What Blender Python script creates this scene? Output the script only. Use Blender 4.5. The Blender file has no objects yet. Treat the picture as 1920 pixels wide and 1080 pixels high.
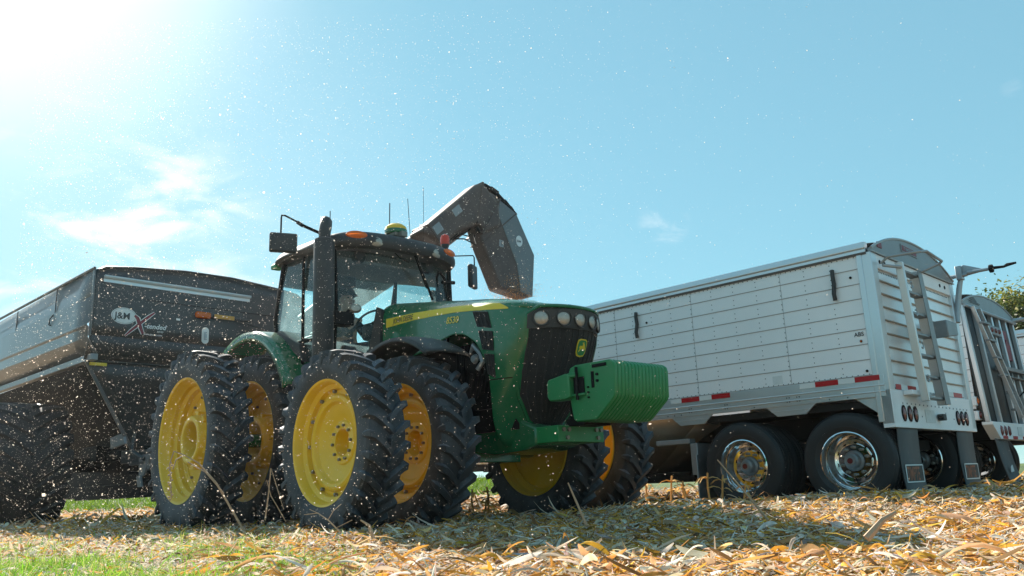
import bpy, bmesh, math, random
import numpy as np
from mathutils import Vector, Matrix, Euler
R = math.radians
sin, cos, pi = math.sin, math.cos, math.pi
random.seed(7); rng = np.random.default_rng(7)
sc = bpy.context.scene
col = sc.collection

# ------------------------------------------------------------ camera, sky, sun, exposure
cam_d = bpy.data.cameras.new('camera'); cam = bpy.data.objects.new('camera', cam_d); col.objects.link(cam)
cam_d.sensor_width = 36; cam_d.lens = 1558.1 / 1920 * 36; cam_d.clip_end = 3000; cam_d.clip_start = .05
cam.location = (0, 0, .304)
cam.matrix_world = Matrix.Translation((0, 0, .304)) @ Matrix.Rotation(R(90) + .2375, 4, 'X') @ Matrix.Rotation(-.0396, 4, 'Z')
sc.camera = cam
SUN_AZ, SUN_EL = R(-32), R(33)
w = bpy.data.worlds.new("World"); sc.world = w; w.use_nodes = True
nt = w.node_tree; N = nt.nodes; LK = nt.links
bg = N['Background']; bg.inputs[1].default_value = .10
sky = N.new('ShaderNodeTexSky'); sky.sky_type = 'NISHITA'; sky.sun_disc = False
sky.sun_elevation = SUN_EL; sky.sun_rotation = SUN_AZ
sky.altitude = 0; sky.air_density = 1.0; sky.dust_density = .2; sky.ozone_density = 1.5
def wn(t, **k):
    n = N.new(t)
    for a, b in k.items(): setattr(n, a, b)
    return n
gam = wn('ShaderNodeGamma'); gam.inputs[1].default_value = .36; LK.new(sky.outputs[0], gam.inputs[0])
tint = wn('ShaderNodeMix', data_type='RGBA', blend_type='MULTIPLY'); tint.inputs['Factor'].default_value = 1; LK.new(gam.outputs[0], tint.inputs['A']); tint.inputs['B'].default_value = (.86, 1.56, 1.70, 1)
tc = wn('ShaderNodeTexCoord')
def dirmask(d, inner, outer):
    dn = wn('ShaderNodeVectorMath', operation='DOT_PRODUCT'); v = Vector(d).normalized()
    LK.new(tc.outputs['Generated'], dn.inputs[0]); dn.inputs[1].default_value = v
    mr = wn('ShaderNodeMapRange'); mr.interpolation_type = 'SMOOTHSTEP'; LK.new(dn.outputs['Value'], mr.inputs[0])
    mr.inputs[1].default_value = cos(R(outer)); mr.inputs[2].default_value = cos(R(inner)); return mr.outputs[0]
def mth(op, a, b=0.0):
    m = wn('ShaderNodeMath', operation=op)
    for i, x in enumerate((a, b)):
        if isinstance(x, (int, float)): m.inputs[i].default_value = x
        else: LK.new(x, m.inputs[i])
    return m.outputs[0]
def dirv(az, el): return (sin(R(az)) * cos(R(el)), cos(R(az)) * cos(R(el)), sin(R(el)))
mp = wn('ShaderNodeMapping'); LK.new(tc.outputs['Generated'], mp.inputs[0]); mp.inputs['Scale'].default_value = (4.5, 4.5, 13.0); mp.inputs['Rotation'].default_value = (0, R(-9), 0)
ns = wn('ShaderNodeTexNoise'); LK.new(mp.outputs[0], ns.inputs['Vector']); ns.inputs['Scale'].default_value = 1.9; ns.inputs['Detail'].default_value = 9; ns.inputs['Roughness'].default_value = .58; ns.inputs['Distortion'].default_value = .55
cr = wn('ShaderNodeMapRange'); cr.interpolation_type = 'SMOOTHSTEP'; LK.new(ns.outputs['Fac'], cr.inputs[0]); cr.inputs[1].default_value = .47; cr.inputs[2].default_value = .74
m1 = mth('MULTIPLY', dirmask(dirv(-27, 14), 5, 12), 1.0)
m2 = mth('MULTIPLY', dirmask(dirv(11, 17.5), .2, 2.0), .8)
m3 = mth('MULTIPLY', dirmask(dirv(33.5, 22), .2, .7), .2)
ms = mth('ADD', mth('ADD', m1, m2), m3)
cf = mth('MINIMUM', mth('MULTIPLY', ms, cr.outputs[0]), .92)
mx = wn('ShaderNodeMix', data_type='RGBA'); LK.new(cf, mx.inputs['Factor']); LK.new(tint.outputs['Result'], mx.inputs['A']); mx.inputs['B'].default_value = (4.3, 4.5, 4.6, 1)
g1 = mth('MULTIPLY', mth('POWER', dirmask(dirv(-40, 38), 2, 26), 2.2), .58)      # bright aureole of hazy air around the sun
g2 = mth('MULTIPLY', dirmask(dirv(-42, 12), 0, 40), .12)
glow = wn('ShaderNodeMix', data_type='RGBA'); LK.new(mth('MINIMUM', mth('ADD', g1, g2), .97), glow.inputs['Factor']); LK.new(mx.outputs['Result'], glow.inputs['A']); glow.inputs['B'].default_value = (6.0, 6.0, 5.9, 1)
LK.new(glow.outputs['Result'], bg.inputs[0])
sun_d = bpy.data.lights.new('sun', 'SUN'); sun = bpy.data.objects.new('sun', sun_d); col.objects.link(sun)
sun_d.energy = 5.0; sun_d.angle = R(.53); sun_d.color = (1, .93, .82)
sun.rotation_euler = Vector(dirv(-32, 33)).to_track_quat('Z', 'Y').to_euler()
sc.view_settings.view_transform = 'Standard'; sc.view_settings.look = 'None'; sc.view_settings.exposure = 1.38; sc.view_settings.gamma = 1
sc.cycles.max_bounces = 8; sc.cycles.transparent_max_bounces = 16; sc.cycles.use_denoising = True

# ------------------------------------------------------------ materials
def mat(name, c, rough=.5, metal=0., var=.12, scale=6., dust=None, dustamt=.0, bump=0., bscale=40., coat=0., transl=0., spec=.5, attr=None, streak=None, rvar=0.):
    m = bpy.data.materials.new(name); m.use_nodes = True; t = m.node_tree; n = t.nodes; l = t.links
    b = n['Principled BSDF']; b.inputs['Roughness'].default_value = rough; b.inputs['Metallic'].default_value = metal
    b.inputs['Coat Weight'].default_value = coat; b.inputs['Specular IOR Level'].default_value = spec
    tcn = n.new('ShaderNodeTexCoord'); nz = n.new('ShaderNodeTexNoise'); nz.inputs['Scale'].default_value = scale; nz.inputs['Detail'].default_value = 6; nz.inputs['Roughness'].default_value = .6
    vec = tcn.outputs['Object']
    if streak:
        mpn = n.new('ShaderNodeMapping'); mpn.inputs['Scale'].default_value = streak; l.new(vec, mpn.inputs[0]); vec = mpn.outputs[0]
    l.new(vec, nz.inputs['Vector'])
    mixc = n.new('ShaderNodeMix'); mixc.data_type = 'RGBA'
    mixc.inputs['A'].default_value = tuple(x * (1 - var) for x in c) + (1,); mixc.inputs['B'].default_value = tuple(min(1, x * (1 + var)) for x in c) + (1,)
    l.new(nz.outputs['Fac'], mixc.inputs['Factor']); out = mixc.outputs['Result']
    if attr:
        a = n.new('ShaderNodeAttribute'); a.attribute_name = attr
        mm = n.new('ShaderNodeMix'); mm.data_type = 'RGBA'; mm.blend_type = 'MULTIPLY'; mm.inputs['Factor'].default_value = 1
        l.new(out, mm.inputs['A']); l.new(a.outputs['Color'], mm.inputs['B']); out = mm.outputs['Result']
    if dust:
        n2 = n.new('ShaderNodeTexNoise'); n2.inputs['Scale'].default_value = scale * .6; n2.inputs['Detail'].default_value = 9; n2.inputs['Roughness'].default_value = .68; l.new(tcn.outputs['Object'], n2.inputs['Vector'])
        g = n.new('ShaderNodeNewGeometry'); sx = n.new('ShaderNodeSeparateXYZ'); l.new(g.outputs['Normal'], sx.inputs[0])
        up = n.new('ShaderNodeMapRange'); up.inputs[1].default_value = -.2; up.inputs[2].default_value = 1; up.inputs[3].default_value = .25; up.inputs[4].default_value = 1.3; l.new(sx.outputs['Z'], up.inputs[0])
        mr = n.new('ShaderNodeMapRange'); mr.inputs[1].default_value = .38; mr.inputs[2].default_value = .72; l.new(n2.outputs['Fac'], mr.inputs[0])
        mu = n.new('ShaderNodeMath'); mu.operation = 'MULTIPLY'; l.new(mr.outputs[0], mu.inputs[0]); l.new(up.outputs[0], mu.inputs[1])
        mu2 = n.new('ShaderNodeMath'); mu2.operation = 'MULTIPLY'; mu2.use_clamp = True; mu2.inputs[1].default_value = dustamt; l.new(mu.outputs[0], mu2.inputs[0])
        md = n.new('ShaderNodeMix'); md.data_type = 'RGBA'; l.new(mu2.outputs[0], md.inputs['Factor']); l.new(out, md.inputs['A']); md.inputs['B'].default_value = tuple(dust) + (1,); out = md.outputs['Result']
        rr = n.new('ShaderNodeMapRange'); rr.inputs[3].default_value = rough; rr.inputs[4].default_value = min(.95, rough + .5); l.new(mu2.outputs[0], rr.inputs[0]); l.new(rr.outputs[0], b.inputs['Roughness'])
    elif rvar:
        rr = n.new('ShaderNodeMapRange'); rr.inputs[1].default_value = .3; rr.inputs[2].default_value = .7; rr.inputs[3].default_value = max(0, rough - rvar); rr.inputs[4].default_value = rough + rvar; l.new(nz.outputs['Fac'], rr.inputs[0]); l.new(rr.outputs[0], b.inputs['Roughness'])
    l.new(out, b.inputs['Base Color'])
    if bump:
        nb = n.new('ShaderNodeTexNoise'); nb.inputs['Scale'].default_value = bscale; nb.inputs['Detail'].default_value = 4; l.new(vec, nb.inputs['Vector'])
        bp_ = n.new('ShaderNodeBump'); bp_.inputs['Strength'].default_value = bump; bp_.inputs['Distance'].default_value = .01; l.new(nb.outputs['Fac'], bp_.inputs['Height']); l.new(bp_.outputs[0], b.inputs['Normal'])
    if transl:
        tr = n.new('ShaderNodeBsdfTranslucent'); l.new(out, tr.inputs['Color']); ad = n.new('ShaderNodeMixShader'); ad.inputs[0].default_value = transl
        l.new(b.outputs[0], ad.inputs[1]); l.new(tr.outputs[0], ad.inputs[2]); l.new(ad.outputs[0], n['Material Output'].inputs['Surface'])
    return m
DUST = (.36, .30, .22)
M = {}
M['green'] = mat('green paint', (.007, .120, .043), .24, coat=.35, var=.08, dust=DUST, dustamt=.22, scale=5, bump=.015, bscale=90)
M['wgreen'] = mat('cast green paint', (.012, .20, .058), .42, var=.15, dust=DUST, dustamt=.12, scale=9, bump=.15, bscale=160)
M['yellow'] = mat('yellow paint', (.80, .48, .013), .40, var=.12, dust=(.50, .33, .13), dustamt=.30, scale=4, bump=.04, bscale=60)
M['decal_y'] = mat('yellow decal', (.75, .55, .03), .4, var=.05)
M['rubber'] = mat('tyre rubber', (.014, .017, .021), .60, var=.35, scale=7, dust=(.15, .17, .20), dustamt=.85, bump=.25, bscale=70)
M['rubber2'] = mat('road tyre rubber', (.014, .015, .017), .55, var=.3, scale=7, dust=(.08, .08, .075), dustamt=.3, bump=.1, bscale=90)
M['black'] = mat('black plastic', (.018, .019, .021), .5, var=.2, scale=8, dust=(.22, .19, .16), dustamt=.25, bump=.1, bscale=120)
M['matte'] = mat('black steel', (.007, .007, .008), .7, var=.3, scale=8, dust=(.10, .085, .07), dustamt=.15, spec=.15)
M['grey'] = mat('charcoal cart paint', (.024, .030, .034), .36, var=.14, scale=2.4, dust=(.16, .16, .16), dustamt=.22, bump=.02, bscale=8, coat=.1)
M['grey_l'] = mat('grey cart side paint', (.115, .125, .130), .30, var=.12, scale=2.0, dust=(.30, .30, .30), dustamt=.25, bump=.03, bscale=5, coat=.3)
M['auger'] = mat('dusty auger paint', (.062, .042, .038), .55, var=.35, scale=5, dust=(.26, .17, .13), dustamt=.6, bump=.05, bscale=20)
M['alu'] = mat('aluminium', (.66, .67, .68), .36, metal=.7, var=.06, scale=3, bump=.008, bscale=12, rvar=.05)
M['panel'] = mat('white panel', (.84, .84, .85), .40, metal=.0, var=.08, scale=1.4, dust=(.52, .49, .45), dustamt=.22, bump=.03, bscale=3, streak=(1, 1, .5))
M['seam'] = mat('grimy seam', (.36, .32, .30), .6, var=.15)
M['strip'] = mat('painted rail shade', (.10, .075, .065), .7, var=.2)  # dark brown that paints in the shade below the trailer top rail
M['bright'] = mat('bright door sheet', (.84, .86, .88), .30, metal=.35, var=.12, scale=2, bump=.10, bscale=4)
M['bronze'] = mat('weathered door rib', (.42, .33, .26), .35, metal=.6, var=.2)
M['rust'] = mat('rust red lettering', (.33, .11, .055), .6, var=.15)
M['steel'] = mat('galvanised steel', (.36, .38, .40), .42, metal=.6, var=.2, scale=9, rvar=.1)
M['dull'] = mat('dull grey aluminium', (.24, .25, .26), .42, metal=.5, var=.18, scale=5, dust=(.3, .26, .2), dustamt=.25)
M['chrome'] = mat('polished wheel', (.80, .80, .80), .09, metal=1, var=.08, scale=6, rvar=.05)
M['dark'] = mat('black underframe paint', (.014, .013, .012), .7, var=.3, spec=.2)
M['hopper'] = mat('hopper sheet', (.50, .40, .30), .30, metal=.75, var=.3, scale=3)
M['red'] = mat('red reflector', (.45, .008, .012), .3, var=.1, scale=60)
M['dred'] = mat('dark red lens', (.16, .03, .03), .2, var=.3, scale=30, coat=.5)
M['white'] = mat('white', (.72, .73, .72), .5, var=.06)
M['offwhite'] = mat('dusty white decal', (.66, .68, .68), .5, var=.15, scale=20)
M['tan'] = mat('amber reflector', (.50, .24, .02), .35, var=.1)
M['maroon'] = mat('faded red decal', (.20, .025, .04), .5, var=.1)
M['amber'] = mat('amber lens', (.85, .17, .01), .2, var=.2, scale=30, coat=.5, transl=.35)
M['beacon'] = mat('beacon lens', (.55, .06, .02), .25, var=.2, coat=.5, transl=.35)
M['lens'] = mat('headlamp lens', (.40, .35, .30), .15, metal=.55, var=.3, scale=40, bump=.5, bscale=90)
M['bolt'] = mat('zinc bolt', (.22, .20, .17), .45, metal=.5, var=.2)
M['rivet'] = mat('rivet', (.10, .11, .12), .5, metal=.4)
M['cloth'] = mat('dark work shirt', (.05, .06, .08), .9, var=.2, scale=30)
M['jean'] = mat('denim', (.03, .05, .10), .9, var=.2, scale=40)
M['skin'] = mat('skin', (.42, .23, .16), .5, var=.08)
M['cap'] = mat('dark cap', (.015, .02, .018), .8)
M['seat'] = mat('cab seat cloth', (.06, .055, .045), .9, var=.2, scale=30)
M['grille'] = mat('grille mesh', (.007, .007, .008), .55, var=.3, scale=30, dust=(.20, .15, .11), dustamt=.3, bump=.9, bscale=260)
M['flap'] = mat('rubber mudflap', (.075, .080, .085), .55, var=.2, scale=4, dust=(.22, .2, .18), dustamt=.35, bump=.05)
M['bark'] = mat('bark', (.13, .10, .075), .9, var=.3)
M['leaf'] = mat('autumn leaf', (1, 1, 1), .6, var=.15, attr='col', transl=.35)
M['residue'] = mat('dry corn husk', (1.22, 1.04, .88), .8, var=.35, scale=45, attr='col', transl=.30, spec=.08)
M['grass'] = mat('grass blade', (1, 1, 1), .7, var=.12, attr='col', transl=.4, spec=.08)
M['chaff'] = mat('chaff flake', (.80, .68, .58), .8, var=.05, transl=.5)
M['grain'] = mat('corn grain', (.62, .25, .06), .5, var=.3, scale=80, transl=.2)
def glassmat():
    m = bpy.data.materials.new('tinted cab glass'); m.use_nodes = True; t = m.node_tree; n = t.nodes; l = t.links
    for x in list(n): n.remove(x)
    o = n.new('ShaderNodeOutputMaterial'); tr = n.new('ShaderNodeBsdfTransparent'); tr.inputs[0].default_value = (.74, .93, .93, 1)
    gl = n.new('ShaderNodeBsdfGlossy'); gl.inputs['Roughness'].default_value = .02; df = n.new('ShaderNodeBsdfTranslucent'); df.inputs[0].default_value = (.55, .70, .74, 1)
    fr = n.new('ShaderNodeFresnel'); fr.inputs[0].default_value = 1.5; tcn = n.new('ShaderNodeTexCoord'); nz = n.new('ShaderNodeTexNoise'); nz.inputs['Scale'].default_value = 5; nz.inputs['Detail'].default_value = 8; l.new(tcn.outputs['Object'], nz.inputs['Vector'])
    mr = n.new('ShaderNodeMapRange'); mr.inputs[1].default_value = .3; mr.inputs[2].default_value = .8; mr.inputs[3].default_value = .06; mr.inputs[4].default_value = .24; l.new(nz.outputs['Fac'], mr.inputs[0])
    a = n.new('ShaderNodeMixShader'); l.new(mr.outputs[0], a.inputs[0]); l.new(tr.outputs[0], a.inputs[1]); l.new(df.outputs[0], a.inputs[2])
    b = n.new('ShaderNodeMixShader'); l.new(fr.outputs[0], b.inputs[0]); l.new(a.outputs[0], b.inputs[1]); l.new(gl.outputs[0], b.inputs[2]); l.new(b.outputs[0], o.inputs[0]); return m
M['glass'] = glassmat()

# ------------------------------------------------------------ mesh helpers
class MB:
    def __init__(s): s.v = []; s.f = []
    def add(s, vs, fs):
        o = len(s.v); s.v += [tuple(p) for p in vs]; s.f += [tuple(i + o for i in f) for f in fs]; return s
    def box(s, x0, x1, y0, y1, z0, z1, M4=None):
        vs = [(x, y, z) for x in (x0, x1) for y in (y0, y1) for z in (z0, z1)]
        if M4 is not None: vs = [M4 @ Vector(p) for p in vs]
        return s.add(vs, [(0, 1, 3, 2), (4, 6, 7, 5), (0, 4, 5, 1), (2, 3, 7, 6), (0, 2, 6, 4), (1, 5, 7, 3)])
    def hexa(s, a, b):   # a, b: two quads of corners
        return s.add(list(a) + list(b), [(3, 2, 1, 0), (4, 5, 6, 7), (0, 1, 5, 4), (1, 2, 6, 5), (2, 3, 7, 6), (3, 0, 4, 7)])
    def beam(s, p0, p1, wd, ht, up=(0, 0, 1)):
        p0, p1 = Vector(p0), Vector(p1); d = (p1 - p0).normalized(); u = Vector(up)
        sd = d.cross(u)
        if sd.length < 1e-4: sd = d.cross(Vector((0, 1, 0)))
        sd.normalize(); u = sd.cross(d).normalized(); a = sd * wd / 2; c = u * ht / 2
        return s.hexa([p0 - a - c, p0 + a - c, p0 + a + c, p0 - a + c], [p1 - a - c, p1 + a - c, p1 + a + c, p1 - a + c])
    def tube(s, path, r, n=8, cap=True):
        P = [Vector(p) for p in path]; rs = r if isinstance(r, (list, tuple)) else [r] * len(P); vs = []; fs = []
        u = None
        for i, p in enumerate(P):
            d = (P[min(i + 1, len(P) - 1)] - P[max(i - 1, 0)]).normalized()
            if u is None:
                u = d.orthogonal().normalized()
            else:
                u = (u - d * u.dot(d)).normalized()
            q = d.cross(u)
            vs += [p + (u * cos(2 * pi * k / n) + q * sin(2 * pi * k / n)) * rs[i] for k in range(n)]
        for i in range(len(P) - 1):
            for k in range(n): fs.append((i * n + k, i * n + (k + 1) % n, (i + 1) * n + (k + 1) % n, (i + 1) * n + k))
        if cap: fs += [tuple(range(n))[::-1], tuple(range((len(P) - 1) * n, len(P) * n))]
        return s.add(vs, fs)
    def lathe(s, prof, n=48, c=(0, 0, 0), close=False, axis='y'):   # prof [(r, y)]
        vs = []; fs = []; m = len(prof)
        for k in range(n):
            a = 2 * pi * k / n
            for r, y in prof:
                p = (r * cos(a), y, r * sin(a)) if axis == 'y' else (r * cos(a), r * sin(a), y) if axis == 'z' else (y, r * cos(a), r * sin(a))
                vs.append((p[0] + c[0], p[1] + c[1], p[2] + c[2]))
        for k in range(n):
            for j in range(m if close else m - 1):
                k2 = (k + 1) % n; j2 = (j + 1) % m; fs.append((k * m + j, k2 * m + j, k2 * m + j2, k * m + j2))
        return s.add(vs, fs)
    def prism(s, poly, fn, t0, t1):       # poly 2D, fn(a,b,t)->xyz
        n = len(poly); vs = [fn(a, b, t0) for a, b in poly] + [fn(a, b, t1) for a, b in poly]
        return s.add(vs, [tuple(range(n))[::-1], tuple(range(n, 2 * n))] + [(i, (i + 1) % n, n + (i + 1) % n, n + i) for i in range(n)])
    def grid(s, fn, nu, nv):
        vs = [fn(i / nu, j / nv) for i in range(nu + 1) for j in range(nv + 1)]
        return s.add(vs, [(i * (nv + 1) + j, (i + 1) * (nv + 1) + j, (i + 1) * (nv + 1) + j + 1, i * (nv + 1) + j + 1) for i in range(nu) for j in range(nv)])
    def build(s, name, m, parent=None, bevel=0, ang=35, loc=None, recalc=True, label=None, solid=0, seg=2):
        me = bpy.data.meshes.new(name); me.from_pydata(s.v, [], s.f)
        if recalc:
            bm = bmesh.new(); bm.from_mesh(me); bmesh.ops.recalc_face_normals(bm, faces=bm.faces); bm.to_mesh(me); bm.free()
        me.materials.append(M[m] if isinstance(m, str) else m)
        me.shade_smooth(); me.set_sharp_from_angle(angle=R(ang))
        o = bpy.data.objects.new(name, me); col.objects.link(o)
        if parent is not None: o.parent = parent
        if loc: o.location = loc
        if solid:
            q = o.modifiers.new('thickness', 'SOLIDIFY'); q.thickness = solid; q.offset = 0
        if bevel:
            q = o.modifiers.new('bevel', 'BEVEL'); q.width = bevel; q.segments = seg; q.limit_method = 'ANGLE'; q.angle_limit = R(30)
        if label: o['label'] = label
        return o
def empty(name, loc, rz, label, cat, group=None, kind=None):
    o = bpy.data.objects.new(name, None); col.objects.link(o); o.location = loc; o.rotation_euler = (0, 0, rz); o.empty_display_size = .3
    return tag(o, label, cat, group, kind)
def tag(o, label=None, cat=None, group=None, kind=None):
    if label: o['label'] = label
    if cat: o['category'] = cat
    if group: o['group'] = group
    if kind: o['kind'] = kind
    return o
def copy_tree(o, parent=None):
    c = o.copy(); col.objects.link(c)
    if parent is not None: c.parent = parent
    for ch in list(o.children): copy_tree(ch, c)
    return c
def text(s, size, m, parent, fn, name='lettering', shear=0, bold=.0, sx=1., ext=.0, sp=1.):
    """flat text; fn(a,b)->xyz maps text plane to the thing's surface"""
    cu = bpy.data.curves.new('t', 'FONT'); cu.body = s; cu.size = size; cu.shear = shear; cu.offset = bold; cu.align_x = 'LEFT'; cu.fill_mode = 'FRONT'; cu.space_character = sp; cu.resolution_u = 4
    to = bpy.data.objects.new('t', cu); col.objects.link(to); bpy.context.view_layer.update()
    me = bpy.data.meshes.new_from_object(to); bpy.data.objects.remove(to)
    for v in me.vertices: v.co = Vector(fn(v.co.x * sx, v.co.y))
    me.materials.clear(); me.materials.append(M[m]); o = bpy.data.objects.new(name, me); col.objects.link(o); o.parent = parent; return o
def lerp(x, pts):
    return float(np.interp(x, [p[0] for p in pts], [p[1] for p in pts]))

# ------------------------------------------------------------ ground
def gh(x, y):
    x = np.asarray(x, float); y = np.asarray(y, float)
    mound = .085 * np.exp(-((y - 7.4) / 1.1) ** 2) * (1 / (1 + np.exp(-(x - .75) * 4)))
    mound = mound + .05 * np.exp(-((y - 9.5) / 3) ** 2) / (1 + np.exp(-(x - 4.5) * 2))
    bank = .80 * (1 / (1 + np.exp(-(y - 31) / 2.6))) * (1 / (1 + np.exp((x - 30) / 8)))
    bumps = .012 * np.sin(x * 2.3 + 1) * np.sin(y * 1.9) + .008 * np.sin(x * 5.1) * np.cos(y * 4.3 + .7)
    near = -.10 / (1 + np.exp((y - 5.7) / .35)) * (.55 + .45 / (1 + np.exp(-(x + .6) * 3)))
    return mound + bank + bumps * (y < 60) + near
def ground():
    xs = np.sinh(np.linspace(-6.2, 6.2, 190)) * 2.4; ys = np.concatenate([np.linspace(-30, .5, 14)[:-1], .5 + (np.expm1(np.linspace(0, 6.9, 210)) * .9)])
    X, Y = np.meshgrid(xs, ys, indexing='ij'); Z = gh(X, Y); V = np.stack([X, Y, Z], -1).reshape(-1, 3); a, b = X.shape
    I = np.arange(a * b).reshape(a, b); F = np.stack([I[:-1, :-1], I[1:, :-1], I[1:, 1:], I[:-1, 1:]], -1).reshape(-1, 4)
    me = bpy.data.meshes.new('ground'); me.from_pydata(V.tolist(), [], F.tolist()); me.shade_smooth()
    m = bpy.data.materials.new('field soil'); m.use_nodes = True; t = m.node_tree; n = t.nodes; l = t.links; b_ = n['Principled BSDF']; b_.inputs['Roughness'].default_value = .9
    tcn = n.new('ShaderNodeTexCoord'); v1 = n.new('ShaderNodeTexVoronoi'); v1.inputs['Scale'].default_value = 22; v1.feature = 'F1'; l.new(tcn.outputs['Object'], v1.inputs['Vector'])
    n1 = n.new('ShaderNodeTexNoise'); n1.inputs['Scale'].default_value = 9; n1.inputs['Detail'].default_value = 10; n1.inputs['Roughness'].default_value = .7; l.new(tcn.outputs['Object'], n1.inputs['Vector'])
    ad = n.new('ShaderNodeMath'); ad.operation = 'ADD'; l.new(n1.outputs['Fac'], ad.inputs[0]); sc1 = n.new('ShaderNodeSeparateColor'); l.new(v1.outputs['Color'], sc1.inputs[0])
    mu = n.new('ShaderNodeMath'); mu.operation = 'MULTIPLY'; mu.inputs[1].default_value = .35; l.new(sc1.outputs[0], mu.inputs[0]); l.new(mu.outputs[0], ad.inputs[1])
    cr = n.new('ShaderNodeValToRGB'); e = cr.color_ramp.elements; e[0].position = .38; e[0].color = (.04, .027, .018, 1); e[1].position = .95; e[1].color = (.45, .32, .17, 1); x = e.new(.66); x.color = (.17, .105, .055, 1); l.new(ad.outputs[0], cr.inputs[0])
    sp = n.new('ShaderNodeSeparateXYZ'); l.new(tcn.outputs['Object'], sp.inputs[0]); mr = n.new('ShaderNodeMapRange'); mr.inputs[1].default_value = 26; mr.inputs[2].default_value = 28; l.new(sp.outputs['Y'], mr.inputs[0])
    nn = n.new('ShaderNodeTexNoise'); nn.inputs['Scale'].default_value = 1.2; nn.inputs['Detail'].default_value = 9; l.new(tcn.outputs['Object'], nn.inputs['Vector'])
    gr = n.new('ShaderNodeValToRGB'); e = gr.color_ramp.elements; e[0].position = .35; e[0].color = (.030, .060, .008, 1); e[1].position = .7; e[1].color = (.085, .13, .016, 1); l.new(nn.outputs['Fac'], gr.inputs[0])
    mxx = n.new('ShaderNodeMix'); mxx.data_type = 'RGBA'; l.new(mr.outputs[0], mxx.inputs['Factor']); l.new(cr.outputs[0], mxx.inputs['A']); l.new(gr.outputs[0], mxx.inputs['B']); l.new(mxx.outputs['Result'], b_.inputs['Base Color'])
    bp_ = n.new('ShaderNodeBump'); bp_.inputs['Strength'].default_value = .8; bp_.inputs['Distance'].default_value = .03; l.new(ad.outputs[0], bp_.inputs['Height']); l.new(bp_.outputs[0], b_.inputs['Normal'])
    me.materials.append(m); o = bpy.data.objects.new('ground', me); col.objects.link(o); tag(o, 'flat harvested corn field of brown soil reaching the horizon', 'ground', kind='structure')
ground()

# ------------------------------------------------------------ the tractor
TX, TY, TA = -2.3833, 10.1974, -.8315
def make_tyre(Rt, W, rr, nl, lh, parent, m='rubber', bead=None, dphi=.2):
    mb = MB(); rc = Rt - lh; h = W / 2; bd = bead or h * .86
    prof = [(rr - .012, bd - .03), (rr + .006, bd), (rr + .03, bd + .006), (rr + (rc - rr) * .28, h * .965), (rr + (rc - rr) * .55, h), (rr + (rc - rr) * .80, h * .96), (rc - .02, h * .86), (rc - .006, h * .6), (rc, 0)]
    prof = prof + [(r, -y) for r, y in prof[-2::-1]]
    mb.lathe(prof, 72)
    hb, ht = .042 * W / .38, .026 * W / .38
    for sd in (1, -1):
        for k in range(nl):
            p0 = 2 * pi * (k + (.5 if sd < 0 else 0)) / nl
            st = []
            for t in (0, .2, .45, .7, .88):
                st.append(((rc - .015, sd * h * (-.06 + .92 * t) / .88 * .88), (Rt - .012 * t * t, sd * h * (-.06 + .96 * t)), dphi * (t ** .85), hb * (1 if t > .1 else .8), ht))
            st.append(((rc - .035, sd * h * .90), (Rt - .022, sd * h * 1.0), dphi * .97, hb * 1.05, ht * .95))
            st.append(((rc - (rc - rr) * .30, sd * h * .955), (rc - (rc - rr) * .10, sd * h * 1.035), dphi * 1.0, hb * .85, ht * .75))
            st.append(((rc - (rc - rr) * .52, sd * h * .97), (rc - (rc - rr) * .40, sd * h * 1.012), dphi * 1.0, hb * .45, ht * .45))
            vs = []
            for (rb, yb), (rt, yt), ph, a, b in st:
                f = p0 + ph
                for r, y, d in ((rb, yb, -a), (rt, yt, -b), (rt, yt, b), (rb, yb, a)):
                    g = f + d / Rt; vs.append((r * cos(g), y, r * sin(g)))
            fs = []
            for i in range(len(st) - 1):
                for j in range(3): fs.append((i * 4 + j, i * 4 + j + 1, i * 4 + 5 + j, i * 4 + 4 + j))
            fs += [(0, 3, 2, 1), tuple((len(st) - 1) * 4 + q for q in (0, 1, 2, 3))]
            mb.add(vs, fs)
    return mb.build('tyre', m, parent, ang=28)
def ringbolts(mb, rad, n, y0, y1, br, ph=0.):
    for k in range(n):
        a = 2 * pi * k / n + ph; c = (rad * cos(a), 0, rad * sin(a)); mb.lathe([(0, y0), (br, y0), (br, y1), (br * .5, y1 + (y1 - y0) * .15), (0, y1 + (y1 - y0) * .15)], 8, c)
def each(name, m, parent, mb, locs, ang=40):
    o = mb.build(name, m, parent, ang=ang); o.location = locs[0]; out = [o]
    for l in locs[1:]: c = o.copy(); col.objects.link(c); c.location = l; out.append(c)
    return out
def nuts(name, m, parent, rad, n, y0, y1, br, ph=0.):
    mb = MB(); mb.lathe([(0, y0), (br, y0), (br, y1), (br * .5, y1 + (y1 - y0) * .15), (0, y1 + (y1 - y0) * .15)], 8)
    return each(name, m, parent, mb, [(rad * cos(2 * pi * k / n + ph), 0, rad * sin(2 * pi * k / n + ph)) for k in range(n)])
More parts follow.
